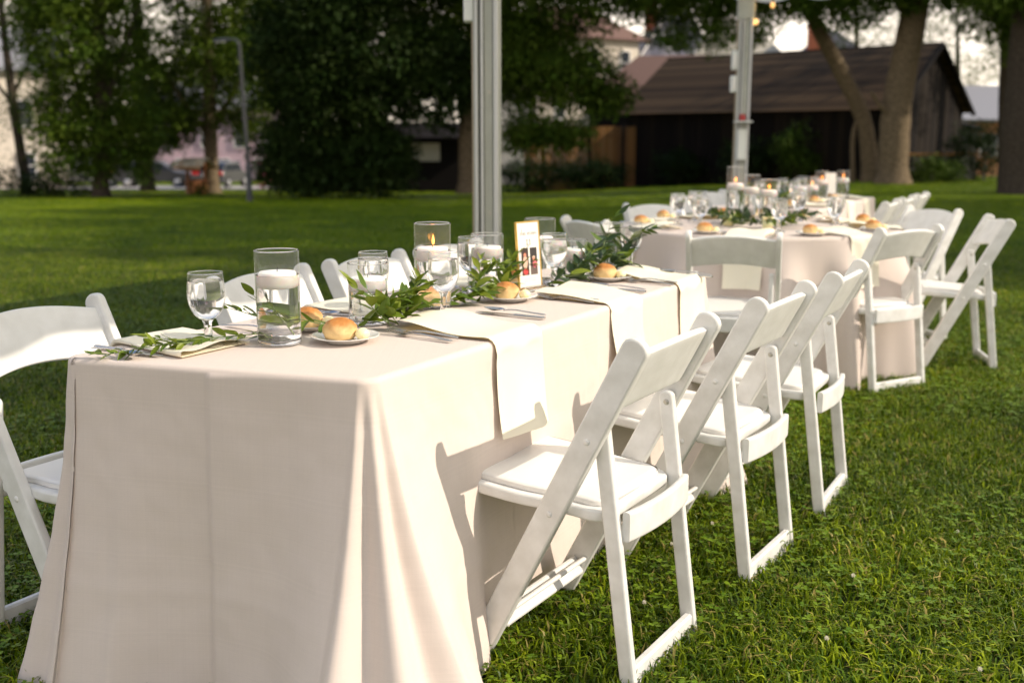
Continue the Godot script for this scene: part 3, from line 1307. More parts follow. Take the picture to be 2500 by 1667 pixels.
func bush(label: String, x: float, d: float, rx: float, h: float, tone: Color, n: int, group := "bushes along the far edge of the lawn") -> void:
	var at := P(x, d, ground(x, d))
	var t := thing("bush", label, "bush", at, 0, group)
	for k in 3:
		var a := TAU * k / 3 + x
		var b := MB.new()
		b.tube([Vector3.ZERO, Vector3(cos(a) * rx * 0.2, h * 0.35, sin(a) * rx * 0.2), Vector3(cos(a) * rx * 0.5, h * 0.75, sin(a) * rx * 0.5)], [0.03, 0.022, 0.01], 6)
		part(t, "stem", b.commit(), M.bark_dark)
	var where := []
	var cols := []
	for k in n:
		var v := Vector3(rng.randfn(), rng.randfn(), rng.randfn()).normalized() * pow(rng.randf(), 0.4)
		where.append(Transform3D(Basis(Vector3.UP, rng.randf() * TAU).scaled(Vector3.ONE * 0.42 * rng.randf_range(0.7, 1.3)), Vector3(v.x * rx, h * 0.5 + v.y * h * 0.5, v.z * rx)))
		var s := rng.randf_range(0.7, 1.3)
		cols.append(Color(tone.r * s, tone.g * s, tone.b * s))
	scatter(t, "leaves", clumps.full0, M.foliage, where, cols)


# ---------------------------------------------------------------- buildings far off
func wall_box(parent: Node, called: String, m: Material, a: Vector2, b: Vector2, y0: float, y1: float, thick := 0.2) -> MeshInstance3D:
	var mid := (a + b) / 2
	var d := b - a
	var mb := MB.new()
	mb.box(Transform3D(Basis(Vector3.UP, atan2(d.y, d.x)), P(mid.x, mid.y, (y0 + y1) / 2)), Vector3(d.length(), y1 - y0, thick), 0.01)
	return part(parent, called, mb.commit(), m)


func panel(parent: Node, called: String, m: Material, pts: Array, thick := 0.12) -> MeshInstance3D:  # a plate through the given corners
	var n := ((pts[1] - pts[0]) as Vector3).cross(pts[2] - pts[0]).normalized() * thick
	var mb := MB.new()
	var low := []
	for p in pts:
		low.append(p - n)
	mb.poly(pts, n)
	mb.poly(low, -n)
	var c := Vector3.ZERO
	for p in pts:
		c += p / pts.size()
	for k in pts.size():
		var k2 := (k + 1) % pts.size()
		mb.poly([pts[k], pts[k2], low[k2], low[k]], (pts[k] + pts[k2]) / 2 - c)
	return part(parent, called, mb.commit(), m)


func window(parent: Node, c: Vector3, ang: float, w: float, h: float, rim: Material) -> void:
	var mb := MB.new()
	var bs := Basis(Vector3.UP, ang)
	for q in [[-w / 2, 0.0, 0.09, h + 0.18], [w / 2, 0.0, 0.09, h + 0.18], [0.0, h / 2 + 0.045, w - 0.09, 0.09], [0.0, -h / 2 - 0.045, w - 0.09, 0.09], [0.0, 0.0, w - 0.09, 0.05]]:
		mb.box(Transform3D(bs, c + bs * Vector3(q[0], q[1], 0.02)), Vector3(q[2], q[3], 0.10), 0.008)
	var f := part(parent, "window", mb.commit(), rim)
	mb = MB.new()
	mb.box(Transform3D(bs, c), Vector3(w - 0.08, h, 0.03), 0.002)
	part(f, "pane", mb.commit(), M.window)


func hip_roof(parent: Node, called: String, m: Material, a: Vector2, b: Vector2, depth: float, y0: float, y1: float, ridge_in: float) -> void:
	var d := (b - a).normalized()
	var n := Vector2(-d.y, d.x)
	var r0 := a + d * ridge_in + n * depth / 2
	var r1 := b - d * ridge_in + n * depth / 2
	var A := P(a.x, a.y, y0)
	var B := P(b.x, b.y, y0)
	var C := P(b.x + n.x * depth, b.y + n.y * depth, y0)
	var E := P(a.x + n.x * depth, a.y + n.y * depth, y0)
	var R0 := P(r0.x, r0.y, y1)
	var R1 := P(r1.x, r1.y, y1)
	var mb := MB.new()
	mb.poly([A, B, R1, R0], Vector3(0, 1, 0) - Vector3(n.x, 0, -n.y))
	mb.poly([C, E, R0, R1], Vector3(0, 1, 0) + Vector3(n.x, 0, -n.y))
	mb.poly([B, C, R1], Vector3(d.x, 0.3, -d.y))
	mb.poly([E, A, R0], Vector3(-d.x, 0.3, d.y))
	mb.poly([A, B, C, E], Vector3.DOWN)
	part(parent, called, mb.commit(), m)


func barn() -> void:
	var bn := thing("barn", "long dark wooden barn with a broad brown shingle roof", "barn")
	var FL := Vector2(5.1, 48.0)
	var FR := Vector2(14.0, 40.0)
	var d := (FR - FL).normalized()
	var n := Vector2(-d.y, d.x)
	var w := 7.2
	var L := FL.distance_to(FR)
	var eave := 2.5
	var ridge := 4.85
	var low := -1.6
	# walls of upright boards
	for side in 2:
		var a := FL if side == 0 else FR
		var dd := d if side == 0 else n
		var ln := L if side == 0 else w
		var k := 0
		var s := 0.0
		while s < ln - 0.05:
			var bw := 0.30
			var p := a + dd * (s + bw / 2)
			var top := eave - 0.1
			if side == 1:
				top = eave + (ridge - eave) * (1.0 - absf(s + bw / 2 - w / 2) / (w / 2)) - 0.15
			var mb := MB.new()
			mb.box(Transform3D(Basis(Vector3.UP, atan2(dd.y, dd.x)), P(p.x, p.y, (low + top) / 2)), Vector3(bw - 0.02, top - low, 0.06 + 0.02 * (k % 2)), 0.006)
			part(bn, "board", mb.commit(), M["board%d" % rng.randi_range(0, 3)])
			s += bw
			k += 1
	var core := MB.new()
	var c := (FL + FR) / 2 + n * w / 2
	core.box(Transform3D(Basis(Vector3.UP, atan2(d.y, d.x)), P(c.x, c.y, (low + eave - 0.2) / 2)), Vector3(L - 0.15, eave - low - 0.2, w - 0.15), 0.01)
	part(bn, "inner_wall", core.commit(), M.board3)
	# roof: courses of shingles on both slopes
	var over := 0.35
	var run := w / 2 + over
	var courses := 22
	var slope := (ridge - eave) / (w / 2)
	for side in 2:
		for k in courses:
			var s0 := run * k / courses
			var s1 := run * (k + 1) / courses + 0.06
			var half := (L + 0.7) / 2
			var mid := (FL + FR) / 2
			var off0 := -over + s0
			var off1 := -over + s1
			var y0 := eave - over * slope + s0 * slope + 0.05
			var y1 := eave - over * slope + s1 * slope + 0.03
			if side == 1:
				off0 = w - off0
				off1 = w - off1
			var q0 := mid + n * off0
			var q1 := mid + n * off1
			var pts := [P(q0.x - d.x * half, q0.y - d.y * half, y0), P(q0.x + d.x * half, q0.y + d.y * half, y0), P(q1.x + d.x * half, q1.y + d.y * half, y1), P(q1.x - d.x * half, q1.y - d.y * half, y1)]
			if side == 1:
				pts.reverse()
			panel(bn, "shingle_course", M["shingle%d" % rng.randi_range(0, 3)], pts, 0.03)
	# barge boards of the gable
	for s in [-1.0, 1.0]:
		var e: Vector2 = FR + d * 0.36 + n * (w / 2 + s * (w / 2 + over))
		var r := FR + d * 0.36 + n * (w / 2)
		var mb := MB.new()
		var pa := P(e.x, e.y, eave - over * slope - 0.03)
		var pb := P(r.x, r.y, ridge - 0.03)
		mb.tube([pa, pb], [0.11, 0.11], 4)
		part(bn, "barge_board", mb.commit(), M.board3)
	# lean-to shed at its far end
	var sh := thing("lean_to_shed", "low grey wooden shed with a sloping roof beside the barn", "shed")
	var k := 0
	for q in 7:
		var x := 18.5 + q * 0.26
		var mb := MB.new()
		var top := 2.05 - 0.08 * q
		mb.box(T(P(x, 47.0, (top - 0.9) / 2)), Vector3(0.24, top + 0.9, 0.06 + 0.02 * (q % 2)), 0.005)
		part(sh, "board", mb.commit(), M.grey_board)
	panel(sh, "roof", M.slate, [P(18.2, 46.7, 2.32), P(20.35, 46.7, 1.72), P(20.35, 50.0, 1.72), P(18.2, 50.0, 2.32)], 0.09)
	wall_box(sh, "side_wall", M.grey_board, Vector2(20.2, 47.0), Vector2(20.2, 49.8), -0.9, 1.6)


func fence() -> void:
	var f := thing("board_fence", "weathered brown board fence between the dark tree and the barn", "fence")
	var x := 0.6
	while x < 5.5:
		var dd := 47.2 + 0.05 * x
		var mb := MB.new()
		mb.box(T(P(x, dd, 0.35)), Vector3(0.155, 2.85 + rng.randf_range(-0.03, 0.03), 0.03), 0.005)
		part(f, "board", mb.commit(), M["plank%d" % rng.randi_range(0, 3)])
		x += 0.17
	for y in [-0.5, 1.35]:
		var mb := MB.new()
		mb.box(T(P(2.8, 47.42, y)), Vector3(4.6, 0.09, 0.06), 0.005)
		part(f, "rail", mb.commit(), M.plank3)
	for x2 in [1.4, 3.4, 4.85]:
		var mb := MB.new()
		mb.box(T(P(x2, 47.05, 0.38)), Vector3(0.13, 2.95, 0.13), 0.01)
		part(f, "fence_post", mb.commit(), M.board1)
	var g := thing("rail_fence", "low rail fence crossing between the big trunk and the shed", "fence")
	for q in [14.2, 15.6, 17.0, 18.2]:
		var mb := MB.new()
		mb.box(T(P(q, 41.4, 0.1)), Vector3(0.09, 1.3, 0.09), 0.01)
		part(g, "fence_post", mb.commit(), M.grey_board)
	for y in [0.66, 0.1]:
		var mb := MB.new()
		mb.box(T(P(16.2, 41.34, y)), Vector3(4.2, 0.09, 0.04), 0.006)
		part(g, "rail", mb.commit(), M.plank0 if y > 0.5 else M.grey_board)


func houses() -> void:
	var h := thing("cream_house", "tall cream house with dark windows showing through the leaves", "house")
	wall_box(h, "wall", M.cream, Vector2(1.6, 72), Vector2(8.75, 76.5), -2.0, 7.9, 0.3)
	wall_box(h, "side_wall", M.cream, Vector2(1.5, 72.3), Vector2(-2.2, 78.5), -2.0, 7.9, 0.3)
	hip_roof(h, "roof", M.brown_roof, Vector2(1.3, 71.0), Vector2(9.9, 76.4), 8, 7.9, 10.3, 3.0)
	for q in [[3.2, 6.4], [5.5, 6.4], [7.8, 6.4], [3.2, 3.4], [5.5, 3.4], [7.8, 3.4]]:
		window(h, P(q[0], 71.75 + (q[0] - 1.6) * 0.629, q[1]), 0.562, 0.8, 1.5, M.white_trim)
	h = thing("gabled_house", "lilac grey gable with a round window high behind the barn", "house")
	panel(h, "gable_wall", M.lilac, [P(9.3, 80, 6.9), P(14.6, 80, 6.9), P(12.0, 80, 11.3)], 0.3)
	wall_box(h, "wall", M.lilac, Vector2(9.4, 80.1), Vector2(14.5, 80.1), -2.0, 6.9, 0.3)
	var mb := MB.new()
	mb.tube([P(11.4, 79.93, 8.3), P(11.4, 79.85, 8.3)], [0.62, 0.62], 24)
	var rw := part(h, "round_window", mb.commit(), M.white_trim)
	mb = MB.new()
	mb.tube([P(11.4, 79.86, 8.3), P(11.4, 79.83, 8.3)], [0.5, 0.5], 24)
	part(rw, "pane", mb.commit(), M.window)
	panel(h, "roof", M.slate, [P(12.0, 79.7, 11.5), P(9.0, 79.7, 6.6), P(9.0, 88, 6.6), P(12.0, 88, 11.5)], 0.15)
	panel(h, "roof", M.slate, [P(14.9, 79.7, 6.6), P(12.0, 79.7, 11.5), P(12.0, 88, 11.5), P(14.9, 88, 6.6)], 0.15)
	mb = MB.new()
	mb.box(T(P(10.4, 82, 10.6)), Vector3(0.9, 3.0, 0.9), 0.03)
	part(h, "chimney", mb.commit(), M.brick)
	h = thing("tan_roofed_house", "house with a broad pale tan hipped roof behind the barn", "house")
	hip_roof(h, "roof", M.tan_roof, Vector2(11.2, 70.5), Vector2(18.6, 70.5), 8, 5.6, 9.2, 2.6)
	wall_box(h, "wall", M.cream, Vector2(11.6, 71), Vector2(18.2, 71), -1.5, 5.6, 0.3)
	window(h, P(13.0, 70.8, 4.0), 0, 0.9, 1.4, M.white_trim)
	window(h, P(16.0, 70.8, 4.0), 0, 0.9, 1.4, M.white_trim)
	h = thing("brown_roofed_house", "low house with a reddish brown shingle roof left of the barn ridge", "house")
	hip_roof(h, "roof", M.brown_roof, Vector2(3.6, 55.5), Vector2(12.5, 54.0), 7, 3.2, 5.6, 2.6)
	wall_box(h, "wall", M.board0, Vector2(4.0, 56), Vector2(12.1, 54.6), -1.2, 3.2, 0.3)
	h = thing("slate_roofed_house", "dark slate roof with a red brick chimney behind the leaning trunk", "house")
	hip_roof(h, "roof", M.slate, Vector2(19.0, 72.5), Vector2(25.0, 72.5), 7, 5.9, 8.6, 2.6)
	wall_box(h, "wall", M.lilac, Vector2(19.4, 73), Vector2(24.6, 73), -1.0, 5.9, 0.3)
	mb = MB.new()
	mb.box(T(P(19.75, 71.8, 6.9)), Vector3(0.75, 3.2, 0.7), 0.02)
	mb.box(T(P(19.75, 71.8, 8.56)), Vector3(0.87, 0.14, 0.82), 0.02)
	part(h, "chimney", mb.commit(), M.brick)
	h = thing("grey_roofed_house", "house with a pale grey roof and orange wall at far right", "house")
	panel(h, "roof", M.grey_roof, [P(23.0, 59.5, 2.3), P(31.0, 59.5, 2.3), P(31.0, 63.5, 4.3), P(23.0, 63.5, 4.3)], 0.15)
	panel(h, "roof", M.grey_roof, [P(23.0, 63.5, 4.3), P(31.0, 63.5, 4.3), P(31.0, 67.5, 2.3), P(23.0, 67.5, 2.3)], 0.15)
	wall_box(h, "wall", M.orange_wall, Vector2(23.4, 60.2), Vector2(30.6, 60.2), -0.8, 2.3, 0.3)
	window(h, P(26.5, 60.0, 0.9), 0, 0.9, 1.1, M.white_trim)
	h = thing("pale_house", "sunlit pale house glimpsed through the leaves at far left", "house")
	wall_box(h, "wall", M.cream, Vector2(-34, 55), Vector2(-24.9, 60.2), -1.6, 5.0, 0.3)
	panel(h, "roof", M.grey_roof, [P(-34.4, 54.1, 4.9), P(-24.2, 59.9, 4.9), P(-26.2, 63.4, 7.4), P(-36.4, 57.6, 7.4)], 0.15)
	for q in [[-31.5, 2.6], [-29.0, 2.6], [-26.6, 2.6], [-31.5, -0.2], [-29.0, -0.2], [-26.6, -0.2]]:
		var dd: float = 55.0 + (q[0] + 34.0) * 0.571 - 0.25
		window(h, P(q[0], dd, q[1]), 0.519, 0.9, 1.3, M.white_trim)
	h = thing("pink_house", "pale pink house beyond the parked cars", "house")
	wall_box(h, "wall", M.pink, Vector2(-29, 86), Vector2(-17, 86), -2.6, 3.6, 0.3)
	hip_roof(h, "roof", M.grey_roof, Vector2(-29.6, 85.3), Vector2(-16.4, 85.3), 9, 3.6, 6.2, 3.0)
	for x in [-27.0, -24.2, -21.6, -19.0]:
		window(h, P(x, 85.8, 1.4), 0, 1.0, 1.5, M.white_trim)
	for x in [-26.2, -23.0, -20.0]:
		window(h, P(x, 85.8, -1.1), 0, 1.0, 1.5, M.white_trim)
	h = thing("white_shed", "small white clapboard shed half hidden under the dark tree", "shed")
	for k in 8:
		mb = MB.new()
		mb.box(T(P(-4.0, 48.5, 0.30 + 0.1 * k), -6), Vector3(1.5, 0.105, 0.03), 0.004)
		part(h, "clapboard", mb.commit(), M.tan_roof)
	wall_box(h, "back_wall", M.board3, Vector2(-6.2, 48.8), Vector2(-1.0, 48.8), -1.3, 1.3, 0.3)
	panel(h, "roof", M.board0, [P(-6.4, 48.1, 1.3), P(-0.8, 48.1, 1.3), P(-0.8, 50.5, 2.0), P(-6.4, 50.5, 2.0)], 0.1)


func wishing_well() -> void:
	var x := -12.95
	var d := 44.0
	var y := ground(x, d)
	var w := thing("wishing_well", "little reddish wooden wishing well with a shingled roof beside the trunk", "wishing well", P(x, d, y), 25)
	for ring in 6:  # courses of short logs laid round
		for k in 8:
			var a := TAU * (k + 0.5 * (ring % 2)) / 8
			var b := MB.new()
			b.tube([Vector3(cos(a - 0.42) * 0.42, 0.06 + ring * 0.1, sin(a - 0.42) * 0.42), Vector3(cos(a + 0.42) * 0.42, 0.06 + ring * 0.1, sin(a + 0.42) * 0.42)], [0.052, 0.052], 7)
			part(w, "log", b.commit(), M["logs%d" % rng.randi_range(0, 3)])
	for s in [-1.0, 1.0]:
		var b := MB.new()
		b.box(T(Vector3(s * 0.45, 0.65, 0)), Vector3(0.1, 1.3, 0.1), 0.01)
		part(w, "upright", b.commit(), M.logs0)
	for s in [-1.0, 1.0]:
		for k in 5:
			var b := MB.new()
			b.box(Transform3D(Basis(Vector3(1, 0, 0), s * 0.62), Vector3(0, 1.52 - 0.075 - k * 0.088, s * (0.06 + k * 0.122))), Vector3(1.35, 0.025, 0.15), 0.004)
			part(w, "roof_plank", b.commit(), M.tan_roof if k != 4 else M.plank2)
		var g := MB.new()
		g.box(T(Vector3(s * 0.45, 1.25, 0)), Vector3(0.06, 0.08, 0.8), 0.01)
		part(w, "gable_tie", g.commit(), M.logs2)
	var b := MB.new()
	b.tube([Vector3(-0.52, 0.98, 0), Vector3(0.52, 0.98, 0)], [0.04, 0.04], 8)
	part(w, "crank_axle", b.commit(), M.logs1)


func lamp_post() -> void:
	var x := -8.1
	var d := 33.0
	var y := ground(x, d)
	var l := thing("lamp_post", "tall grey street lamp with a curved arm standing on the lawn", "lamp post", P(x, d, y))
	var b := MB.new()
	b.tube([Vector3(0, 1.1, 0), Vector3(-0.06, 3.0, 0), Vector3(-0.1, 4.72, 0)], [0.062, 0.056, 0.05], 12)
	part(l, "pole", b.commit(), M.pole_grey)
	b = MB.new()
	b.tube([Vector3(0, 0, 0), Vector3(0, 0.03, 0), Vector3(0, 0.06, 0), Vector3(0, 1.05, 0), Vector3(0, 1.1, 0), Vector3(0, 1.16, 0)], [0.16, 0.16, 0.095, 0.09, 0.1, 0.07], 12)
	part(l, "base", b.commit(), M.dark_metal)
	b = MB.new()
	b.tube([Vector3(-0.1, 4.6, 0), Vector3(-0.12, 4.76, 0), Vector3(-0.22, 4.86, 0), Vector3(-0.45, 4.86, 0)], [0.045, 0.045, 0.04, 0.035], 10)
	part(l, "arm", b.commit(), M.dark_metal)
	b = MB.new()
	var rows := []
	for j in 11:
		var v := float(j) / 10
		var r := 0.12 * pow(sin(PI * clampf(0.06 + v * 0.9, 0, 1)), 0.6)
		rows.append(oval_ring(Vector3(0, 0, 0), r, r * 0.5, 12))
		for k in 12:
			rows[j][k] = Vector3(-0.36 - 0.55 * v, 4.86 + rows[j][k].y - 0.04 * v, rows[j][k].x)
	b.sweep(rows)
	var hd := part(l, "lamp_head", b.commit(), M.dark_metal)
	b = MB.new()
	b.box(T(Vector3(-0.66, 4.79, 0)), Vector3(0.3, 0.03, 0.16), 0.01)
	part(hd, "lens", b.commit(), M.lens)


func car(called: String, label: String, cat: String, x: float, d: float, bearing: float, paint: String, tall: float) -> void:
	var c := thing(called, label, cat, P(x, d, ground(x, d) + 0.03), bearing, "cars parked beyond the lawn")
	# side profile in (forward, up)
	var prof := PackedVector2Array([Vector2(2.2, 0.35), Vector2(2.25, 0.62), Vector2(2.1, 0.82), Vector2(1.2, 0.95), Vector2(0.55, tall - 0.08), Vector2(0.2, tall), Vector2(-1.5, tall - 0.02), Vector2(-1.85, tall - 0.12), Vector2(-2.2, 0.98), Vector2(-2.28, 0.6), Vector2(-2.2, 0.33)])
	var b := MB.new()
	b.slab(prof, -0.9, 0.9, 0.09, Transform3D(Basis(Vector3(0, 0, -1), Vector3(0, 1, 0), Vector3(1, 0, 0)), Vector3.ZERO), 3)
	part(c, "body", b.commit(), M[paint])
	var glass := PackedVector2Array([Vector2(1.0, 0.98), Vector2(0.45, tall - 0.16), Vector2(-1.45, tall - 0.14), Vector2(-1.8, tall - 0.25), Vector2(-1.95, 1.0)])
	b = MB.new()
	b.slab(glass, -0.905, 0.905, 0.01, Transform3D(Basis(Vector3(0, 0, -1), Vector3(0, 1, 0), Vector3(1, 0, 0)), Vector3.ZERO), 1)
	part(c, "side_window", b.commit(), M.window)
	b = MB.new()
	b.box(T(Vector3(0, (tall + 1.0) / 2 - 0.02, 2.09), 22), Vector3(1.45, tall - 1.2, 0.03), 0.01)
	part(c, "rear_window", b.commit(), M.window)
	b = MB.new()
	b.box(T(Vector3(0, (tall + 0.95) / 2, -0.91), -48), Vector3(1.5, 0.75, 0.03), 0.01)
	part(c, "windscreen", b.commit(), M.window)
	for s in [-1.0, 1.0]:
		for f in [-1.35, 1.4]:
			b = MB.new()
			b.lathe([[0.0, -0.1], [0.30, -0.1], [0.33, -0.06], [0.33, 0.06], [0.30, 0.1], [0.0, 0.1]], 24)
			var xf := Transform3D(Basis(Vector3(0, 0, 1), PI / 2), Vector3(s * 0.83, 0.33, f))
			var w := part(c, "wheel", b.commit(), M.tyre, xf)
			b = MB.new()
			b.lathe([[0.0, -0.106], [0.2, -0.106], [0.21, 0.0], [0.2, 0.106], [0.0, 0.106]], 18)
			part(w, "rim", b.commit(), M.car_silver)
		b = MB.new()
		b.box(T(Vector3(s * 0.66, 0.88, 2.24)), Vector3(0.4, 0.2, 0.09), 0.03)
		part(c, "taillight", b.commit(), M.tail)
		b = MB.new()
		b.box(T(Vector3(s * 0.62, 0.72, -2.2)), Vector3(0.4, 0.17, 0.1), 0.03)
		part(c, "headlight", b.commit(), M.lens)
	b = MB.new()
	b.box(T(Vector3(0, 0.8, 2.27)), Vector3(0.5, 0.16, 0.04), 0.008)
	part(c, "licence_plate", b.commit(), M.lens)
	b = MB.new()
	b.box(T(Vector3(0, 0.45, 2.25)), Vector3(1.7, 0.2, 0.1), 0.03)
	part(c, "bumper", b.commit(), M.dark_metal)


# ---------------------------------------------------------------- tent
func pole_mesh(h: float) -> Array:
	var parts := []
	# front face with grooves: raised ridges on a recessed web
	for q in [["web", Vector3(0, 0, 0), Vector3(0.126, h, 0.118), 0], ["ridge", Vector3(-0.045, 0, 0.064), Vector3(0.014, h, 0.020), 1], ["ridge", Vector3(-0.016, 0, 0.064), Vector3(0.013, h, 0.020), 1], ["flange", Vector3(0.053, 0, 0.064), Vector3(0.022, h, 0.020), 1], ["groove", Vector3(-0.0305, 0, 0.0595), Vector3(0.011, h, 0.004), 2], ["groove", Vector3(0.0385, 0, 0.0595), Vector3(0.005, h, 0.003), 2], ["groove", Vector3(-0.0065, 0, 0.0595), Vector3(0.004, h, 0.003), 2], ["keder_track", Vector3(-0.066, 0, 0.03), Vector3(0.012, h, 0.03), 3]]:
		var b := MB.new()
		b.box(T(q[1] + Vector3(0, h / 2, 0)), q[2], 0.003)
		parts.append([q[0], b.commit(), [M.alu, M.alu_light, M.alu_dark, M.alu_brown][q[3]]])
	return parts


func tent() -> void:
	var A := Vector2(2.12, 10.0)   # the corner pole far off
	var B := Vector2(-0.125, 5.5)
	var d := (A - B).normalized()
	var C := B - d * 5.0           # behind the camera
	var n := Vector2(d.y, -d.x)    # to the right
	var w := 3.1
	var tall := 2.62
	var t := thing("tent_canopy", "white frame tent canopy with a valance above the tables", "tent")
	var yaw := atan2(d.y, d.x)
	var c00 := C
	var c01 := A
	var c11 := A + n * w
	var c10 := C + n * w
	var r0 := C + n * w / 2 + d * 1.6
	var r1 := A + n * w / 2 - d * 1.6
	var K := func(q: Vector2, y: float) -> Vector3: return P(q.x, q.y, y)
	for q in [[c00, c01, r1, r0], [c11, c10, r0, r1]]:
		var pts := [K.call(q[0], tall), K.call(q[1], tall), K.call(q[2], tall + 1.0), K.call(q[3], tall + 1.0)]
		panel(t, "roof_panel", M.canvas, pts, 0.006)
	for q in [[c01, c11, r1], [c10, c00, r0]]:
		panel(t, "roof_panel", M.canvas, [K.call(q[0], tall), K.call(q[1], tall), K.call(q[2], tall + 1.0)], 0.006)
	for q in [[c00, c01], [c01, c11], [c11, c10], [c10, c00]]:
		var a: Vector2 = q[0]
		var b: Vector2 = q[1]
		var rows := []
		for s in [0.0, 1.0]:
			var row := PackedVector3Array()
			var len := a.distance_to(b)
			var steps := int(len / 0.05)
			for k in steps + 1:
				var f := float(k) / steps
				var p := a.lerp(b, f)
				row.append(P(p.x, p.y, tall if s == 0.0 else 2.47 - 0.05 * absf(sin(f * len / 0.45 * PI))))
			rows.append(row)
		var mb := MB.new()
		mb.skin(rows)
		part(t, "valance", mb.commit(), M.canvas)
		mb = MB.new()
		mb.tube([P(a.x, a.y, tall - 0.05), P(b.x, b.y, tall - 0.05)], [0.035, 0.035], 8)
		part(t, "eave_beam", mb.commit(), M.alu)
	# poles
	var pm := pole_mesh(tall - 0.06)
	var spots := [[B, "aluminium tent pole rising behind the nearest table"], [A, "aluminium tent pole with white boxes strapped on behind the round table"]]
	for s in spots:
		var q: Vector2 = s[0]
		var po := thing("tent_pole", s[1], "pole", P(q.x, q.y, ground(q.x, q.y)), 8.0, "aluminium tent poles")
		for x in pm:
			part(po, x[0], x[1], x[2])
		var b := MB.new()
		b.box(T(Vector3(0, 0.008, 0)), Vector3(0.24, 0.016, 0.24), 0.003)
		part(po, "base_plate", b.commit(), M.alu)
		for y in [0.25, 0.85, 1.45, 2.0]:
			b = MB.new()
			b.tube([Vector3(0.02, y, 0.055), Vector3(0.02, y, 0.063)], [0.008, 0.007], 10)
			part(po, "bolt", b.commit(), M.bolt)
		b = MB.new()
		b.box(T(Vector3(0, tall - 0.2, 0)), Vector3(0.15, 0.22, 0.15), 0.006)
		part(po, "corner_bracket", b.commit(), M.alu)
	var e := thing("white_junction_box", "white junction box hung at the top left of the near tent pole", "box", P(B.x - 0.088, B.y, 1.8))
	var mb := MB.new()
	mb.box(T(Vector3(0, 0.12, 0.0)), Vector3(0.055, 0.26, 0.09), 0.008)
	part(e, "case", mb.commit(), M.plastic)
	mb = MB.new()
	mb.tube([Vector3(0.0, 0.25, 0), Vector3(0.01, 0.5, 0), Vector3(0.03, 0.75, 0)], [0.006, 0.006, 0.006], 6)
	part(e, "cable", mb.commit(), M.dark_metal)
	for q in [[-0.092, 1.84, 0.05, 0.17, "upper of two white boxes clipped to the left of the far tent pole"], [-0.094, 1.64, 0.055, 0.15, "lower of two white boxes clipped to the left of the far tent pole"]]:
		var x := thing("outlet_box", q[4], "box", P(A.x + q[0], A.y - 0.02, q[1]), 0, "white boxes on the far tent pole")
		mb = MB.new()
		mb.box(T(Vector3(0, q[3] / 2, 0)), Vector3(q[2], q[3], 0.07), 0.008)
		part(x, "case", mb.commit(), M.plastic)
		mb = MB.new()
		mb.box(T(Vector3(0, q[3] / 2, 0.038)), Vector3(q[2] * 0.6, q[3] * 0.6, 0.006), 0.002)
		part(x, "cover", mb.commit(), M.white_trim)
	var ex := thing("power_unit", "slim white power unit with a red switch strapped to the far tent pole", "power box", P(A.x - 0.015, A.y - 0.1, 1.03))
	mb = MB.new()
	mb.box(T(Vector3(0, 0.14, 0)), Vector3(0.075, 0.28, 0.05), 0.008)
	part(ex, "case", mb.commit(), M.plastic)
	mb = MB.new()
	mb.box(T(Vector3(0, 0.385, 0)), Vector3(0.05, 0.06, 0.05), 0.008)
	part(ex, "red_switch", mb.commit(), M.red)
	mb = MB.new()
	mb.box(T(Vector3(0, 0.345, 0.035)), Vector3(0.15, 0.012, 0.15), 0.003)
	part(ex, "strap", mb.commit(), M.plastic)
	for q in [[2.33, 9.87, 2.40, "clear string light bulb glowing under the canopy edge"], [2.20, 9.93, 2.26, "lower orange string light bulb beside the far tent pole"]]:
		var s := thing("string_light_bulb", q[3], "light bulb", P(q[0], q[1], q[2]), 0, "string lights under the canopy")
		mb = MB.new()
		mb.lathe([[0.0, -0.03], [0.012, -0.028], [0.021, -0.015], [0.022, 0.0], [0.014, 0.018], [0.008, 0.025], [0.0, 0.025]], 20)
		part(s, "glass_bulb", mb.commit(), M.bulb)
		mb = MB.new()
		mb.tube([Vector3(0, 0.024, 0), Vector3(0, 0.05, 0)], [0.011, 0.011], 10)
		part(s, "socket", mb.commit(), M.dark_metal)
		mb = MB.new()
		mb.tube([Vector3(0, 0.05, 0), Vector3(-0.01, tall - q[2], 0)], [0.003, 0.003], 5)
		part(s, "cord", mb.commit(), M.dark_metal)
		var l := OmniLight3D.new()
		l.name = "bulb_light"
		l.light_color = Color(1.0, 0.78, 0.45)
		l.light_energy = 0.02
		l.light_size = 0.02
		l.omni_range = 30.0
		l.omni_attenuation = 2.0
		l.shadow_enabled = true
		s.add_child(l)


# ---------------------------------------------------------------- table settings
var roll_m := []
var butter_m := []
var plate_m: ArrayMesh
var fork_m: Array
var spoon_m: Array
var knife_m: Array


func plate_with_roll(x: float, d: float, y: float, who: String, roll := true, k := 0, turn := 0.0) -> void:
	var p := thing("bread_plate", "small white bread plate " + who, "plate", P(x, d, y), 0, "bread plates on the tables")
	part(p, "dish", plate_m, M.china)
	if not roll:
		return
	var o := part(self, "bread_roll", roll_m[k % 3], M.bread, Transform3D(Basis(Vector3.UP, turn), P(x - 0.012, d, y + 0.006)))
	tag(o, "golden brown bread roll " + who, "bread roll", "bread rolls on the plates")
	o = part(self, "butter_ball", butter_m[k % 2], M.butter, Transform3D(Basis(Vector3.UP, turn * 2), P(x + 0.042, d - 0.012, y + 0.006)))
	tag(o, "pale scoop of butter " + who, "butter", "butter scoops on the plates")


func fork(x: float, d: float, y: float, bearing: float, who: String, lift := 0.0) -> void:
	var f := thing("fork", "polished steel fork " + who, "fork", P(x, d, y + lift), bearing, "forks on the tables")
	part(f, "handle", fork_m[0], M.steel)
	part(f, "head", fork_m[1], M.steel)
	for t in fork_m[2]:
		part(f, "tine", t, M.steel)


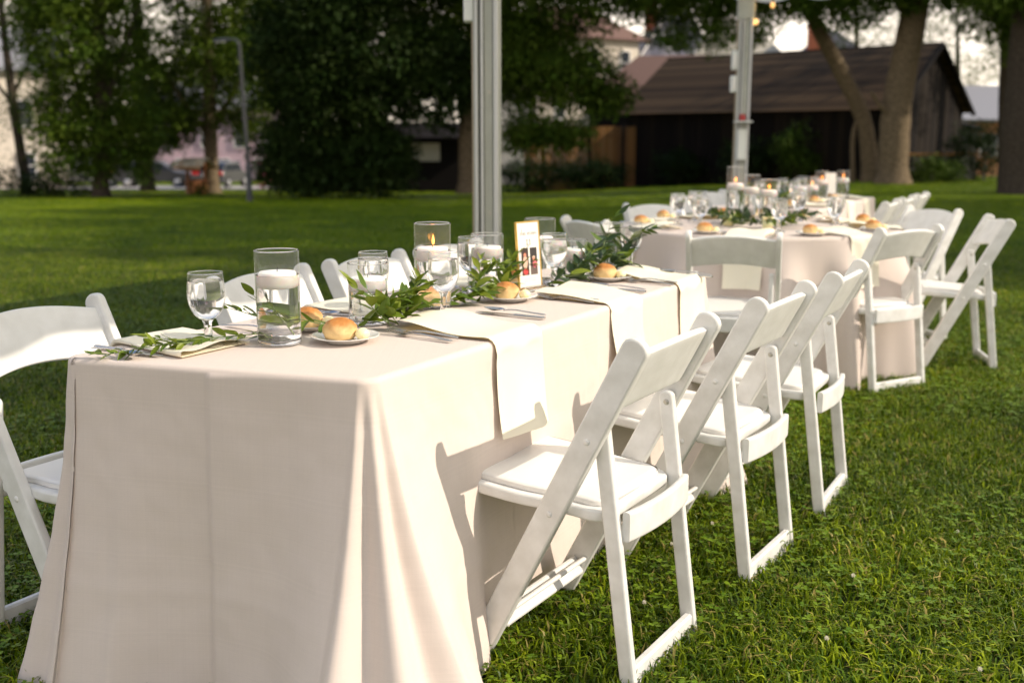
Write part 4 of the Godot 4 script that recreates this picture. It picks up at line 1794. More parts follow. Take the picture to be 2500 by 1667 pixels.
func spoon(x: float, d: float, y: float, bearing: float, who: String, lift := 0.0) -> void:
	var f := thing("spoon", "polished steel spoon " + who, "spoon", P(x, d, y + lift), bearing, "spoons on the tables")
	part(f, "handle", spoon_m[0], M.steel)
	part(f, "bowl", spoon_m[1], M.steel)


func knife(x: float, d: float, y: float, bearing: float, who: String) -> void:
	var f := thing("knife", "polished steel table knife " + who, "knife", P(x, d, y), bearing, "knives on the tables")
	part(f, "handle", knife_m[0], M.steel)
	part(f, "blade", knife_m[1], M.steel)


func napkin_at(x: float, d: float, bearing: float, along: Vector3, li: float, lh: float, w: float, k: int, who: String, loft := 0.016) -> void:
	var m := napkin(Vector3.ZERO, D(bearing), along, li, lh, w, k, loft)
	var o := part(self, "napkin", m, M.napkin, Transform3D(Basis.IDENTITY, P(x, d, 0.75)))
	tag(o, "folded ivory napkin " + who, "napkin", "ivory napkins on the tables")


func table_legs(t: Node3D, spots: Array) -> void:
	for q in spots:
		var b := MB.new()
		b.tube([Vector3(q.x, 0.0, -q.y), Vector3(q.x, 0.72, -q.y)], [0.017, 0.017], 10)
		part(t, "leg", b.commit(), M.dark_metal)


func card() -> void:
	var c := thing("table_card", "table number card reading 11 with two photos in a gold frame", "table card", P(0.058, 3.30, 0.75), 133.0 + 180.0)
	# local +z is the face
	var w := 0.102
	var h := 0.205
	var lean := Transform3D(Basis(Vector3(1, 0, 0), deg_to_rad(-5)), Vector3(0, 0.012, 0))
	var b := MB.new()
	b.box(lean * T(Vector3(-w / 2, h / 2, 0)), Vector3(0.004, h, 0.009), 0.001)
	b.box(lean * T(Vector3(w / 2, h / 2, 0)), Vector3(0.004, h, 0.009), 0.001)
	b.box(lean * T(Vector3(0, 0, 0)), Vector3(w + 0.004, 0.004, 0.009), 0.001)
	b.box(lean * T(Vector3(0, h, 0)), Vector3(w + 0.004, 0.004, 0.009), 0.001)
	part(c, "gold_frame", b.commit(), M.gold)
	var im := Image.create(512, 1024, false, Image.FORMAT_RGB8)
	im.fill(Color(0.86, 0.845, 0.82))
	var ink := Color(0.22, 0.21, 0.20)
	# flowing script across the top: when we were
	var words := [[[0, 0, 8, 40, 20, 0, 28, 40, 42, 0], [50, -60, 50, 40, 54, 8, 66, 4, 70, 40, 80, 36], [86, 22, 104, 18, 100, 2, 86, 10, 88, 38, 108, 34], [114, 4, 116, 40, 122, 8, 134, 4, 140, 40, 152, 30]], [[0, 0, 8, 40, 20, 0, 28, 40, 42, 0], [50, 22, 68, 18, 64, 2, 50, 10, 52, 38, 74, 32]], [[0, 0, 8, 40, 20, 0, 28, 40, 42, 0], [50, 22, 68, 18, 64, 2, 50, 10, 52, 38, 72, 34], [80, 4, 82, 40, 88, 10, 104, 4], [108, 22, 126, 18, 122, 2, 108, 10, 110, 38, 140, 20, 170, 24]]]
	var x0 := [62, 236, 318]
	for k in 3:
		var last := Vector2(-1, -1)
		for s in words[k]:
			var ctrl := []
			for i in range(0, s.size(), 2):
				ctrl.append(Vector2(x0[k] + s[i] * 0.95, 150 + s[i + 1] * 1.15))
			if last.x >= 0:
				ctrl.push_front(last)
			last = ctrl[-1]
			for i in ctrl.size() - 1:
				var a: Vector2 = ctrl[i]
				var z: Vector2 = ctrl[i + 1]
				for j in 40:
					var p := a.lerp(z, j / 40.0)
					im.fill_rect(Rect2i(int(p.x), int(p.y), 4, 4), ink)
	# two photographs
	var n := FastNoiseLite.new()
	n.frequency = 0.015
	for ph in 2:
		var ox := 70 if ph == 0 else 276
		for y in 430:
			for x in 170:
				var u := x / 170.0
				var v := y / 430.0
				var c0 := Color(0.16, 0.11, 0.10) if ph == 0 else Color(0.11, 0.10, 0.10)
				if v > (0.55 if ph == 1 else 0.8):
					c0 = Color(0.35, 0.30, 0.28) if ph == 1 else Color(0.30, 0.12, 0.10)
				c0 = c0.lerp(Color(0.4, 0.3, 0.26), 0.4 * (0.5 + 0.5 * n.get_noise_2d(x + ph * 400, y)))
				var head := Vector2((u - 0.5) / 0.19, (v - 0.24) / 0.085).length() if ph == 0 else Vector2((u - 0.52) / 0.17, (v - 0.40) / 0.075).length()
				var body := Vector2((u - 0.5) / 0.33, (v - 0.52) / 0.24).length() if ph == 0 else Vector2((u - 0.62) / 0.30, (v - 0.60) / 0.16).length()
				if body < 1:
					c0 = Color(0.80, 0.66, 0.58) if ph == 0 else Color(0.80, 0.42, 0.45)
				if head < 1:
					c0 = Color(0.80, 0.50, 0.40)
				if head > 0.8 and head < 1.25 and v < (0.22 if ph == 0 else 0.38):
					c0 = Color(0.28, 0.15, 0.09) if ph == 0 else Color(0.85, 0.75, 0.66)
				if ph == 0 and Vector2((u - 0.52) / 0.34, (v - 0.86) / 0.12).length() < 1:
					c0 = Color(0.72, 0.22, 0.20)
				im.set_pixel(ox + x, 400 + y, c0)
	for k in 2:
		for i in 24:
			im.fill_rect(Rect2i(126 + i * 11, 885 + k * 32, 7, 4 + (i * 7) % 4), Color(0.55, 0.53, 0.52))
	var cm := mat(Color.WHITE, 0.6)
	cm.albedo_texture = ImageTexture.create_from_image(im)
	var q := MB.new()
	var hw := w / 2 - 0.002
	var a0 := q.vert(lean * Vector3(-hw, 0.002, 0.0025), Vector2(0, 1))
	var a1 := q.vert(lean * Vector3(hw, 0.002, 0.0025), Vector2(1, 1))
	var a2 := q.vert(lean * Vector3(hw, h - 0.002, 0.0025), Vector2(1, 0))
	var a3 := q.vert(lean * Vector3(-hw, h - 0.002, 0.0025), Vector2(0, 0))
	q.quad(a0, a1, a2, a3)
	part(c, "printed_card", q.commit(), cm)
	b = MB.new()
	b.box(lean * T(Vector3(0, h / 2, -0.001)), Vector3(w - 0.004, h - 0.004, 0.004), 0.0005)
	part(c, "backing", b.commit(), M.white_trim)
	var tm := TextMesh.new()
	var sf := SystemFont.new()
	sf.font_names = PackedStringArray(["Droid Serif"])
	tm.font = sf
	tm.text = "11"
	tm.font_size = 32
	tm.pixel_size = 0.00072
	tm.depth = 0.0004
	part(c, "number", tm, mat(Color(0.16, 0.15, 0.14), 0.6), lean * T(Vector3(0, 0.142, 0.003)))
	b = MB.new()
	b.box(T(Vector3(0, 0.009, 0)), Vector3(0.09, 0.017, 0.05), 0.002)
	part(c, "clear_stand", b.commit(), M.glass)


func _ready() -> void:
	rng.seed = 77
	# camera
	var cam := Camera3D.new()
	cam.name = "camera"
	add_child(cam)
	cam.position = Vector3(0, 1.218, 0)
	cam.rotation.x = -deg_to_rad(10.771)
	cam.near = 0.05
	cam.far = 900
	var lens := CameraAttributesPhysical.new()
	lens.frustum_focal_length = 37.33
	lens.frustum_focus_distance = 2.55
	lens.frustum_near = 0.05
	lens.frustum_far = 900
	lens.exposure_aperture = 2.8
	cam.attributes = lens
	cam.current = true
	# sky, sun, exposure
	var sky := ProceduralSkyMaterial.new()
	sky.sky_top_color = Color(0.30, 0.40, 0.54)
	sky.sky_horizon_color = Color(1.0, 0.94, 0.85)
	sky.sky_curve = 0.25
	sky.sky_energy_multiplier = 1.1
	sky.ground_bottom_color = Color(0.10, 0.12, 0.06)
	sky.ground_horizon_color = Color(0.60, 0.58, 0.50)
	var env := Environment.new()
	env.background_mode = Environment.BG_SKY
	env.sky = Sky.new()
	env.sky.sky_material = sky
	env.background_energy_multiplier = 1.0
	env.tonemap_mode = Environment.TONE_MAPPER_LINEAR
	env.tonemap_exposure = 1.86
	env.sdfgi_enabled = true
	env.ssao_enabled = true
	env.ssil_enabled = true
	var we := WorldEnvironment.new()
	we.name = "world"
	we.environment = env
	add_child(we)
	var sun := DirectionalLight3D.new()
	sun.name = "sun"
	sun.light_energy = 0.8
	sun.light_color = Color(1.0, 0.945, 0.87)
	sun.light_angular_distance = 0.5
	sun.shadow_enabled = true
	add_child(sun)
	var el := deg_to_rad(31.0)
	var to_sun := D(100.0) * cos(el) + Vector3.UP * sin(el)
	sun.look_at_from_position(to_sun * 50, Vector3.ZERO)

	materials()
	for k in 3:
		clumps["full%d" % k] = clump(46, 1.0, 0.30, k)
		clumps["fine%d" % k] = clump(40, 1.0, 0.22, k)
	lawn()
	var b := MB.new()
	b.skin([PackedVector3Array([P(-60, 55.5, ground(-60, 55.5) + 0.05), P(-8.5, 55.5, ground(-8.5, 55.5) + 0.05)]), PackedVector3Array([P(-60, 67.5, ground(-60, 67.5) + 0.05), P(-8.5, 67.5, ground(-8.5, 67.5) + 0.05)])])
	tag(part(self, "road", b.commit(), M.road), "pale sunlit drive beyond the lawn where cars are parked", "road", "", "structure")
	barn()
	fence()
	houses()
	trees()
	tent()
	lamp_post()
	wishing_well()
	car("parked_car", "dark hatchback seen side on left of the wishing well", "car", -20.6, 62.0, 82, "car_black", 1.5)
	car("parked_car", "black car showing its red tail lights right of the trunk", "car", -16.4, 60.5, 4, "car_black", 1.5)
	car("parked_car", "silver car half hidden at the left end of the drive", "car", -24.9, 63.0, 70, "car_silver", 1.45)
	tables()


func trees() -> void:
	var dk := Color(0.022, 0.040, 0.007)
	var md := Color(0.058, 0.098, 0.009)
	var lt := Color(0.072, 0.112, 0.014)
	tree("broadleaf_tree", "thin pale tree at the far left letting the sky through", [[[-19, 42, -1.05, 0.2], [-19.3, 42, 3, 0.16], [-19.5, 42, 8, 0.06]], [[-19.2, 42, 2.4, 0.08], [-20.6, 41.6, 4.6, 0.04]], [[-19.2, 42, 3, 0.08], [-17.8, 42, 5.5, 0.03]]], [[-20.3, 42, 5.6, 1.9, 2.4, 2, 60], [-18.2, 41.5, 2.2, 1.5, 1.4, 1.5, 50], [-18.4, 42, 6.5, 1.6, 2, 2, 50], [-20.3, 41, 1.0, 1.6, 1.4, 1, 34]], lt, "bark_dark", 0.42, true)
	tree("broadleaf_tree", "dense dark tree with a forked black trunk left of the parked cars", [[[-14.6, 38, -0.9, 0.28], [-14.4, 38, 2.5, 0.24], [-14.0, 38, 9, 0.1]], [[-14.5, 38, 1.2, 0.16], [-15.8, 38, 5, 0.06]], [[-14.4, 38, 2, 0.14], [-12.9, 38.5, 6, 0.05]]], [[-15.2, 38, 1.6, 1.8, 1.9, 1.8, 150], [-14.8, 38, 5.2, 2.3, 2.6, 2.4, 230], [-13.5, 39, 9, 3.4, 3, 3, 120], [-16.6, 39, 4.5, 1.2, 2.6, 1.6, 30], [-13.2, 38, 1.3, 0.7, 1.6, 0.8, 40]], Color(0.066, 0.108, 0.010), "bark_dark", 0.5)
	tree("broadleaf_tree", "spreading tree with a sunlit straight trunk beside the wishing well", [[[-12.62, 45, -1.0, 0.3], [-12.55, 45, 1.4, 0.27], [-12.4, 45, 8, 0.12]], [[-12.55, 45, 1.2, 0.14], [-14.4, 45, 4, 0.05]], [[-12.5, 45, 1.5, 0.14], [-10.6, 44.6, 4.5, 0.05]]], [[-14.4, 45, 4.0, 2.2, 2.0, 2.2, 150], [-11.2, 44.5, 4.6, 2.2, 2.0, 2.4, 150], [-12.5, 45, 9, 4.4, 3.8, 4, 330], [-10.1, 43.5, 2.2, 0.9, 1.8, 0.9, 40], [-14.8, 44.5, 1.6, 1.4, 1.0, 1.2, 60], [-13.4, 44, 2.2, 0.8, 0.6, 0.8, 26], [-11.2, 44, 2.0, 0.9, 0.7, 0.8, 34]], Color(0.070, 0.112, 0.010), "bark", 0.5)
	tree("evergreen_tree", "huge dark evergreen with boughs sweeping down to the lawn", [[[-5.67, 37.35, -0.5982, 0.4], [-5.58, 37.35, 4.622, 0.3], [-5.4, 37.35, 11.82, 0.08]]], [[-7.2, 36.9, 0.6618, 1.44, 1.44, 1.152, 170], [-5.04, 36.9, 0.5718, 1.62, 1.35, 1.152, 170], [-5.94, 36.9, 3.902, 3.06, 2.7, 2.016, 430], [-2.88, 37.35, 3.362, 1.8, 1.89, 1.584, 170], [-4.5, 37.8, 8.222, 4.5, 3.24, 2.88, 500]], dk, "bark_dark", 0.52)
	tree("maple_tree", "broad maple with drooping sunlit leaf tips behind the near tent pole", [[[-1.619, 38.5, -0.679, 0.3], [-1.575, 38.5, 2.252, 0.26], [-1.05, 38.5, 8.027, 0.12]], [[-1.575, 38.5, 2.077, 0.16], [1.225, 37.62, 4.527, 0.05]], [[-1.488, 38.5, 2.427, 0.15], [-3.5, 38.5, 5.402, 0.05]], [[0.2625, 37.8, 3.74, 0.07], [2.8, 36.75, 3.652, 0.02]]], [[0.35, 37.62, 3.827, 1.838, 1.662, 1.4, 190], [2.188, 36.75, 3.39, 1.312, 1.137, 1.12, 90], [1.312, 37.62, 6.802, 3.675, 2.275, 2.1, 330], [3.238, 36.75, 2.602, 0.7875, 0.525, 0.56, 24], [1.925, 36.23, 1.465, 0.7, 0.525, 0.56, 22], [0.7, 36.75, 1.552, 0.9625, 0.7, 0.7, 40], [-1.662, 38.94, 5.402, 2.625, 2.975, 2.1, 260]], md, "bark", 0.5)
	tree("broadleaf_tree", "dark tree filling the gap behind the forked tree at left", [[[-17, 50, -1.2, 0.3], [-17, 50, 4, 0.25], [-17, 50, 12, 0.1]]], [[-16.5, 50, 3, 2.4, 2.2, 2, 110], [-13, 50, 7, 3.4, 3.6, 2, 190]], dk, "bark_dark", 0.6)
	tree("broadleaf_tree", "dark tree behind the lamp post and the evergreen", [[[-9, 50, -1.2, 0.3], [-9, 50, 4, 0.25], [-9, 50, 12, 0.1]]], [[-9.6, 50, 4.8, 2.6, 2.6, 2, 150], [-8, 50, 9, 5, 3.6, 2, 330], [-1, 51, 10, 4, 3, 2, 160]], dk, "bark_dark", 0.6)
	tree("leaning_tree", "slender tree leaning left across the barn roof", [[[12.72, 38, -0.35, 0.30], [12.36, 38, 1.8, 0.27], [11.4, 38, 3.6, 0.26], [10.24, 38, 5.6, 0.22], [8.8, 37.6, 8.6, 0.12]], [[10.2, 38, 5.6, 0.12], [8.2, 37.5, 6.4, 0.05], [6.0, 37.4, 6.0, 0.02]], [[9.5, 37.8, 7, 0.1], [11.6, 37, 9.4, 0.04]], [[12.1, 38, -0.3, 0.09], [12.0, 38, 1.4, 0.08], [12.35, 38, 2.6, 0.05]]], [[8.5, 37.3, 6.0, 1.8, 0.9, 1.6, 100], [6.0, 37.4, 5.9, 1.7, 1.0, 1.4, 100], [4.4, 37, 6.1, 1.5, 1.1, 1.4, 80], [6.0, 36, 4.5, 1.2, 0.6, 0.8, 18], [8.3, 36.5, 4.8, 0.8, 0.5, 0.8, 12], [6.8, 37, 4.9, 0.7, 0.4, 0.6, 9], [9.5, 37, 9.4, 4, 1.6, 3, 180], [5.6, 36.8, 4.6, 0.8, 0.5, 0.7, 12]], md, "bark", 0.42)
	tree("large_tree", "stout tree whose right side is lit gold in front of the barn", [[[12.8, 36, -0.4, 0.50], [12.75, 36, 2.2, 0.47], [13.07, 36, 4.85, 0.42], [13.6, 36, 8.5, 0.28]], [[13.1, 36, 5.0, 0.2], [11.0, 35.6, 7.4, 0.06]], [[13.2, 36, 5.6, 0.2], [15.8, 35.4, 8, 0.06]], [[12.6, 35.8, 1.9, 0.08], [12.1, 35.7, 2.3, 0.07], [11.75, 35.6, 2.75, 0.05]]], [[10.9, 36, 5.9, 1.9, 1.1, 1.8, 130], [13.4, 35.4, 6.4, 2.0, 1.1, 1.8, 150], [15.4, 34.6, 5.9, 1.9, 1.2, 1.8, 140], [13.2, 35, 10, 5, 2.2, 4, 330], [16.6, 34.5, 5.2, 0.9, 0.8, 1, 30], [15.6, 34.8, 4.9, 1.3, 0.7, 1, 26]], md, "bark", 0.42)
	tree("large_tree", "thick black trunk with flaring roots at the far right edge", [[[13.85, 29, -0.4, 0.55], [13.7, 29, 0.6, 0.42], [13.6, 29, 4.8, 0.38], [13.8, 29, 12, 0.24]], [[13.6, 29, 4.9, 0.14], [11.8, 28.6, 7.4, 0.05]]], [[14, 29, 11.2, 4.4, 2.2, 4.4, 260], [13.9, 28.2, 4.7, 0.9, 0.7, 0.8, 26], [12.6, 28.5, 5.2, 1.2, 0.6, 0.8, 40]], md, "bark_dark", 0.42)
	tree("slim_tree", "slim upright trunk behind the white standpipe at right", [[[17.0, 37, -0.45, 0.2], [16.75, 37, 2.6, 0.18], [16.5, 37, 6.5, 0.14]]], [[16.5, 37, 4.7, 0.8, 1.3, 0.8, 30], [16.3, 37, 7.4, 1.8, 1.2, 1.8, 60]], lt, "bark_dark", 0.4)
	tree("far_tree", "loose pale tree against the sky beyond the grey roof", [[[27, 66, -1.2, 0.25], [27, 66, 4, 0.2], [26.6, 66, 9, 0.06]], [[27, 66, 4, 0.1], [24.4, 66, 7.5, 0.03]]], [[27.6, 66, 5.4, 2.6, 1.5, 2, 100], [25.0, 66, 7.6, 2.4, 1.6, 2, 100], [28.6, 66, 8.6, 2.4, 1.6, 2, 100]], lt, "bark_dark", 0.5, true)
	tree("far_tree", "light leafy tree behind the barn gable", [[[21.5, 68, -1.2, 0.25], [21.5, 68, 4, 0.2], [21.2, 68, 10, 0.06]]], [[21.5, 68, 7.2, 2.2, 1.8, 2, 110], [20.6, 67, 10, 3, 1.6, 2, 130]], lt, "bark_dark", 0.5, true)
	tree("far_tree", "tall tree standing behind the pale house at far left", [[[-33, 66, -1.6, 0.3], [-33, 66, 5, 0.25], [-32.6, 66, 12, 0.08]]], [[-32, 66, 8, 4, 3.4, 3, 150], [-27, 67, 9, 3, 2, 2, 60]], md, "bark_dark", 0.6)
	tree("far_tree", "row tree behind the pink house", [[[-20, 96, -2.2, 0.3], [-20, 96, 5, 0.25], [-20, 96, 12, 0.08]]], [[-24, 96, 5, 5, 4, 3, 150], [-15, 96, 5, 5, 4, 3, 150], [-20, 96, 11, 6, 4, 3, 200]], md, "bark_dark", 0.7)
	# trees to the right of the picture, whose shade lies on the lawn
	tree("shade_tree", "tall shade tree beyond the right edge, nearest of its row", [[[31, 7.5, 0, 0.5], [31, 7.5, 8, 0.4], [31, 7.5, 20, 0.1]]], [[31, 8, 9, 4.6, 4.4, 4.4, 330], [31, 8.5, 17.5, 4.6, 5, 4.4, 380]], md, "bark_dark", 0.75)
	tree("shade_tree", "tall shade tree beyond the right edge, middle of its row", [[[32, 13, 0, 0.5], [32, 13, 8, 0.4], [32, 13, 21, 0.1]]], [[32, 13, 9, 5, 5, 3.2, 300], [32, 13, 19, 5, 5.6, 3.2, 320]], md, "bark_dark", 0.75)
	tree("shade_tree", "tall shade tree beyond the right edge, farthest of its row", [[[31, 18.5, 0, 0.5], [31, 18.5, 8, 0.4], [31, 18.5, 21, 0.1]]], [[31, 18.8, 10, 4.6, 5, 4.4, 360], [31, 18.8, 19.5, 4.6, 5.4, 4.4, 340]], md, "bark_dark", 0.75)
	tree("shade_tree", "slender tree beyond the right edge shading the near grass", [[[31, -2.3, 0, 0.25], [31, -2.3, 8, 0.2], [31, -2.3, 16, 0.06]]], [[31, -2.3, 16.6, 0.8, 0.9, 0.8, 60], [31, -1.0, 16.9, 0.8, 0.75, 0.55, 50], [31, -3.5, 16.4, 0.8, 0.8, 0.5, 26], [31, -4.8, 17.0, 1.0, 1.0, 0.5, 26]], md, "bark_dark", 0.40)
	tree("shade_tree", "loose tree right of the barn whose shade dapples its roof", [[[23.5, 42.5, -0.4, 0.35], [23.5, 42.5, 5, 0.28], [23.5, 42.5, 12, 0.08]]], [[23.5, 42.5, 7.5, 2.6, 2.2, 3.2, 18], [23.2, 42.0, 11, 3, 2.4, 3.4, 24]], md, "bark_dark", 0.6)
	bush("low dark bush against the barn wall, left of three", 7.0, 45.2, 1.1, 1.5, dk, 50)
	bush("low dark bush against the barn wall, middle of three", 9.4, 43.2, 1.2, 1.9, dk, 60)
	bush("ivy covered bush against the barn wall, right of three", 11.0, 41.6, 0.8, 2.2, md, 44)
	bush("dark hedge bush in front of the board fence, left one", 0.6, 45.6, 1.5, 1.5, dk, 80)
	bush("dark hedge bush in front of the board fence, right one", 3.4, 45.8, 1.7, 1.4, dk, 90)
	bush("yellow green weedy clump right of the gold lit trunk", 14.0, 36.6, 0.6, 1.0, lt, 22)
	bush("weedy clump at the foot of the rail fence", 15.4, 38.0, 0.8, 0.8, lt, 24)
	bush("round dark bush beside the slim trunk at right", 17.2, 40.0, 1.0, 2.3, dk, 70)
	bush("scrubby hedge below the thin pale tree, left half", -19.8, 40.2, 1.8, 1.1, dk, 60)
	bush("scrubby hedge below the thin pale tree, right half", -16.8, 39.4, 1.5, 1.0, dk, 56)
	bush("dark bush under the forked tree beside the drive", -11.9, 41.0, 0.3, 0.5, md, 6)
	bush("leafy bush right of the lamp post at the end of the drive", -8.6, 46.5, 1.2, 1.6, md, 50)
	var t := thing("flowering_shrub", "shrub covered in pink blossom right of the lamp post", "shrub", P(-11.8, 52, ground(-11.8, 52)))
	var where := []
	var cols := []
	for k in 26:
		where.append(Transform3D(Basis(Vector3.UP, rng.randf() * TAU).scaled(Vector3.ONE * 0.3), Vector3(rng.randfn() * 0.35, 0.8 + rng.randfn() * 0.35, rng.randfn() * 0.3)))
		cols.append(Color(0.55, 0.16, 0.28) if k % 3 else Color(0.07, 0.12, 0.03))
	scatter(t, "blossom", clumps.full1, M.foliage, where, cols)
	var mb := MB.new()
	mb.tube([Vector3.ZERO, Vector3(0.05, 0.8, 0)], [0.04, 0.02], 7)
	part(t, "stem", mb.commit(), M.bark_dark)
	t = thing("standpipe", "white standpipe post rising beside the black trunk at right", "pipe", P(16.03, 35, ground(16, 35)))
	mb = MB.new()
	mb.tube([Vector3(0, 0, 0), Vector3(0.0, 1.2, 0)], [0.10, 0.10], 14)
	part(t, "pipe", mb.commit(), M.plastic)
	mb = MB.new()
	mb.tube([Vector3(0, 1.2, 0), Vector3(0, 1.22, 0), Vector3(0, 1.27, 0)], [0.125, 0.125, 0.09], 14)
	part(t, "cap", mb.commit(), M.plastic)
	mb = MB.new()
	mb.box(T(Vector3(0.17, 0.95, 0)), Vector3(0.16, 0.24, 0.12), 0.02)
	part(t, "meter_box", mb.commit(), M.plastic)


func tables() -> void:
	for k in 3:
		roll_m.append(make_roll(k))
	for k in 2:
		butter_m.append(make_butter(k))
	plate_m = make_plate()
	fork_m = fork_parts()
	spoon_m = spoon_mesh()
	knife_m = knife_mesh()
	make_leaves()
	var Y := 0.7525
	# near table
	var NL := Vector2(-1.001, 2.276)
	var NR := Vector2(-0.28, 2.046)
	var FR := Vector2(0.70, 3.722)
	var FL := Vector2(-0.02, 3.95)
	var e := (FR - NR).normalized()
	var n := Vector2(e.y, -e.x)
	var eb := rad_to_deg(atan2(e.x, e.y))
	var t := thing("banquet_table", "long rectangular folding table hidden under the nearest blush cloth", "table", Vector3.ZERO, 0, "long banquet tables")
	var b := MB.new()
	var c4 := PackedVector2Array()
	for q in [NL, NR, FR, FL]:
		var m: Vector2 = (NL + FR) / 2
		c4.append(q + (m - q) * 0.03)
	b.slab(c4, 0.70, 0.728, 0.004, Transform3D(Basis(Vector3(1, 0, 0), Vector3(0, 0, -1), Vector3(0, 1, 0)), Vector3.ZERO))
	part(t, "tabletop", b.commit(), M.white_trim)
	table_legs(t, [NL.lerp(FR, 0.12), FR.lerp(NL, 0.12), NR.lerp(FL, 0.12), FL.lerp(NR, 0.12)])
	var cl := part(self, "tablecloth", rect_cloth([NL, FL, FR, NR], [0.14, 0.14, 0.16, 0.25], 1), M.cloth)
	tag(cl, "blush pink floor length cloth draped over the nearest long table", "tablecloth", "blush tablecloths")
	# round table
	var RC := Vector2(1.36, 5.88)
	t = thing("round_table", "round folding table hidden under the middle blush cloth", "table", P(RC.x, RC.y))
	b = MB.new()
	b.lathe([[0.0, 0.70], [0.735, 0.70], [0.74, 0.71], [0.735, 0.728], [0.0, 0.728]], 64)
	part(t, "tabletop", b.commit(), M.white_trim)
	table_legs(t, [Vector2(0.4, 0.4), Vector2(-0.4, 0.4), Vector2(0.4, -0.4), Vector2(-0.4, -0.4)])
	cl = part(self, "tablecloth", round_cloth(RC, 0.75, 11, 2), M.cloth2)
	tag(cl, "blush cloth hanging in deep folds round the round table", "tablecloth", "blush tablecloths")
	# far table
	var N3 := Vector2(2.06, 7.2)
	var F3 := N3 + Vector2(0.5, 0.866) * 1.9
	var nn := Vector2(0.866, -0.5)
	t = thing("banquet_table", "long rectangular folding table hidden under the farthest blush cloth", "table", Vector3.ZERO, 0, "long banquet tables")
	b = MB.new()
	c4 = PackedVector2Array([N3 - nn * 0.74, N3 - nn * 0.02, F3 - nn * 0.02, F3 - nn * 0.74])
	b.slab(c4, 0.70, 0.728, 0.004, Transform3D(Basis(Vector3(1, 0, 0), Vector3(0, 0, -1), Vector3(0, 1, 0)), Vector3.ZERO))
	part(t, "tabletop", b.commit(), M.white_trim)
	table_legs(t, [N3 - nn * 0.1, N3 - nn * 0.66, F3 - nn * 0.1, F3 - nn * 0.66])
	cl = part(self, "tablecloth", rect_cloth([N3 - nn * 0.76, F3 - nn * 0.76, F3, N3], [0.12, 0.12, 0.12, 0.12], 3, 0.012), M.cloth2)
	tag(cl, "blush cloth on the farthest long table, partly hidden by the round one", "tablecloth", "blush tablecloths")
	# chairs
	var ch := make_chair()
	var spots := [
		[0.190, 2.43, -58.0, "nearest white folding chair on the right, its back turned to us"],
		[0.58, 3.01, -57.0, "second white folding chair on the right of the nearest table"],
		[0.92, 3.545, -61.0, "third white folding chair on the right of the nearest table"],
		[1.795, 5.24, -30.0, "white chair in sunlight at the near right of the round table"],
		[2.40, 5.72, -80.0, "white chair seen side on at the right end of the round table"],
		[2.38, 6.42, -112.0, "white chair facing us at the back right of the round table"],
		[1.045, 4.95, 15.0, "white chair seen square from behind between the two nearest tables"],
		[0.564, 5.70, 62.0, "white chair at the left of the round table, beside the near tent pole"],
		[1.00, 6.80, 157.0, "white chair behind the round table with only a post top showing"],
	]
	for s in [[0.20, "large white folding chair cut off by the left picture edge"], [1.02, "white chair left of the nearest table behind the first tall vase"], [1.56, "white chair left of the nearest table behind the short vase"], [2.10, "farthest white chair left of the nearest table, behind the lit candle"]]:
		var q: Vector2 = NL + e * s[0] - n * 0.16
		spots.append([q.x, q.y, eb + 90.0, s[1]])
	for s in [[0.30, "nearest of three grey shaded chairs right of the far table"], [0.90, "middle of three grey shaded chairs right of the far table"], [1.50, "farthest of three grey shaded chairs right of the far table"]]:
		var q: Vector2 = N3 + Vector2(0.5, 0.866) * s[0] + nn * 0.22
		spots.append([q.x, q.y, -60.0, s[1]])
	for s in [[0.40, "nearest white chair on the far side of the far table"], [1.05, "middle white chair on the far side of the far table"], [1.6, "last white chair on the far side of the far table"]]:
		var q: Vector2 = N3 + Vector2(0.5, 0.866) * s[0] - nn * 0.90
		spots.append([q.x, q.y, 120.0, s[1]])
	for k in spots.size():
		var q: Array = spots[k]
		var at := P(q[0], q[1], ground(q[0], q[1]) - 0.006)
		if k == 0:
			ch.position = at
			ch.rotation.y = -deg_to_rad(q[2])
			ch.set_meta("label", q[3])
		else:
			again(ch, at, q[2], q[3])
	# ---- near table, right hand settings
	var al := Vector3(e.x, 0, -e.y)
	var who := ["at the nearest right place", "at the second right place", "at the third right place"]
	var pl := [[-0.392, 2.452], [-0.005, 3.10], [0.325, 3.56]]
	var fk := [[-0.222, 2.495], [0.158, 3.09], [0.445, 3.475]]
	var np := [[0.012, 2.545], [0.338, 3.102], [0.600, 3.551]]
	var sp := [[-0.002, 2.815], [0.325, 3.31], [0.598, 3.67]]
	for k in 3:
		plate_with_roll(pl[k][0], pl[k][1], Y, who[k] + " of the near table", true, k, 0.4 + k)
		fork(fk[k][0], fk[k][1], Y, eb - 90 + 5, who[k] + " of the near table, outer one")
		fork(fk[k][0] + e.x * 0.016, fk[k][1] + e.y * 0.016, Y, eb - 90 - 2, who[k] + " of the near table, inner one", 0.004)
		napkin_at(np[k][0], np[k][1], eb + 90 - [3.0, -2.0, 2.0][k], al, [0.29, 0.26, 0.25][k], [0.225, 0.24, 0.23][k], 0.225, k * 3 + 1, "over the near table edge " + who[k])
		knife(sp[k][0], sp[k][1], Y, eb - 90 + 2, who[k] + " of the near table")
		spoon(sp[k][0] + e.x * 0.022, sp[k][1] + e.y * 0.022, Y, eb - 90 - 4, who[k] + " of the near table", 0.003)
	# left hand settings
	who = ["at the nearest left place", "at the second left place", "at the third left place"]
	pl = [[-0.50, 2.62], [-0.235, 3.04], [0.02, 3.46]]
	np = [[-0.885, 2.515], [-0.545, 3.06], [-0.25, 3.565]]
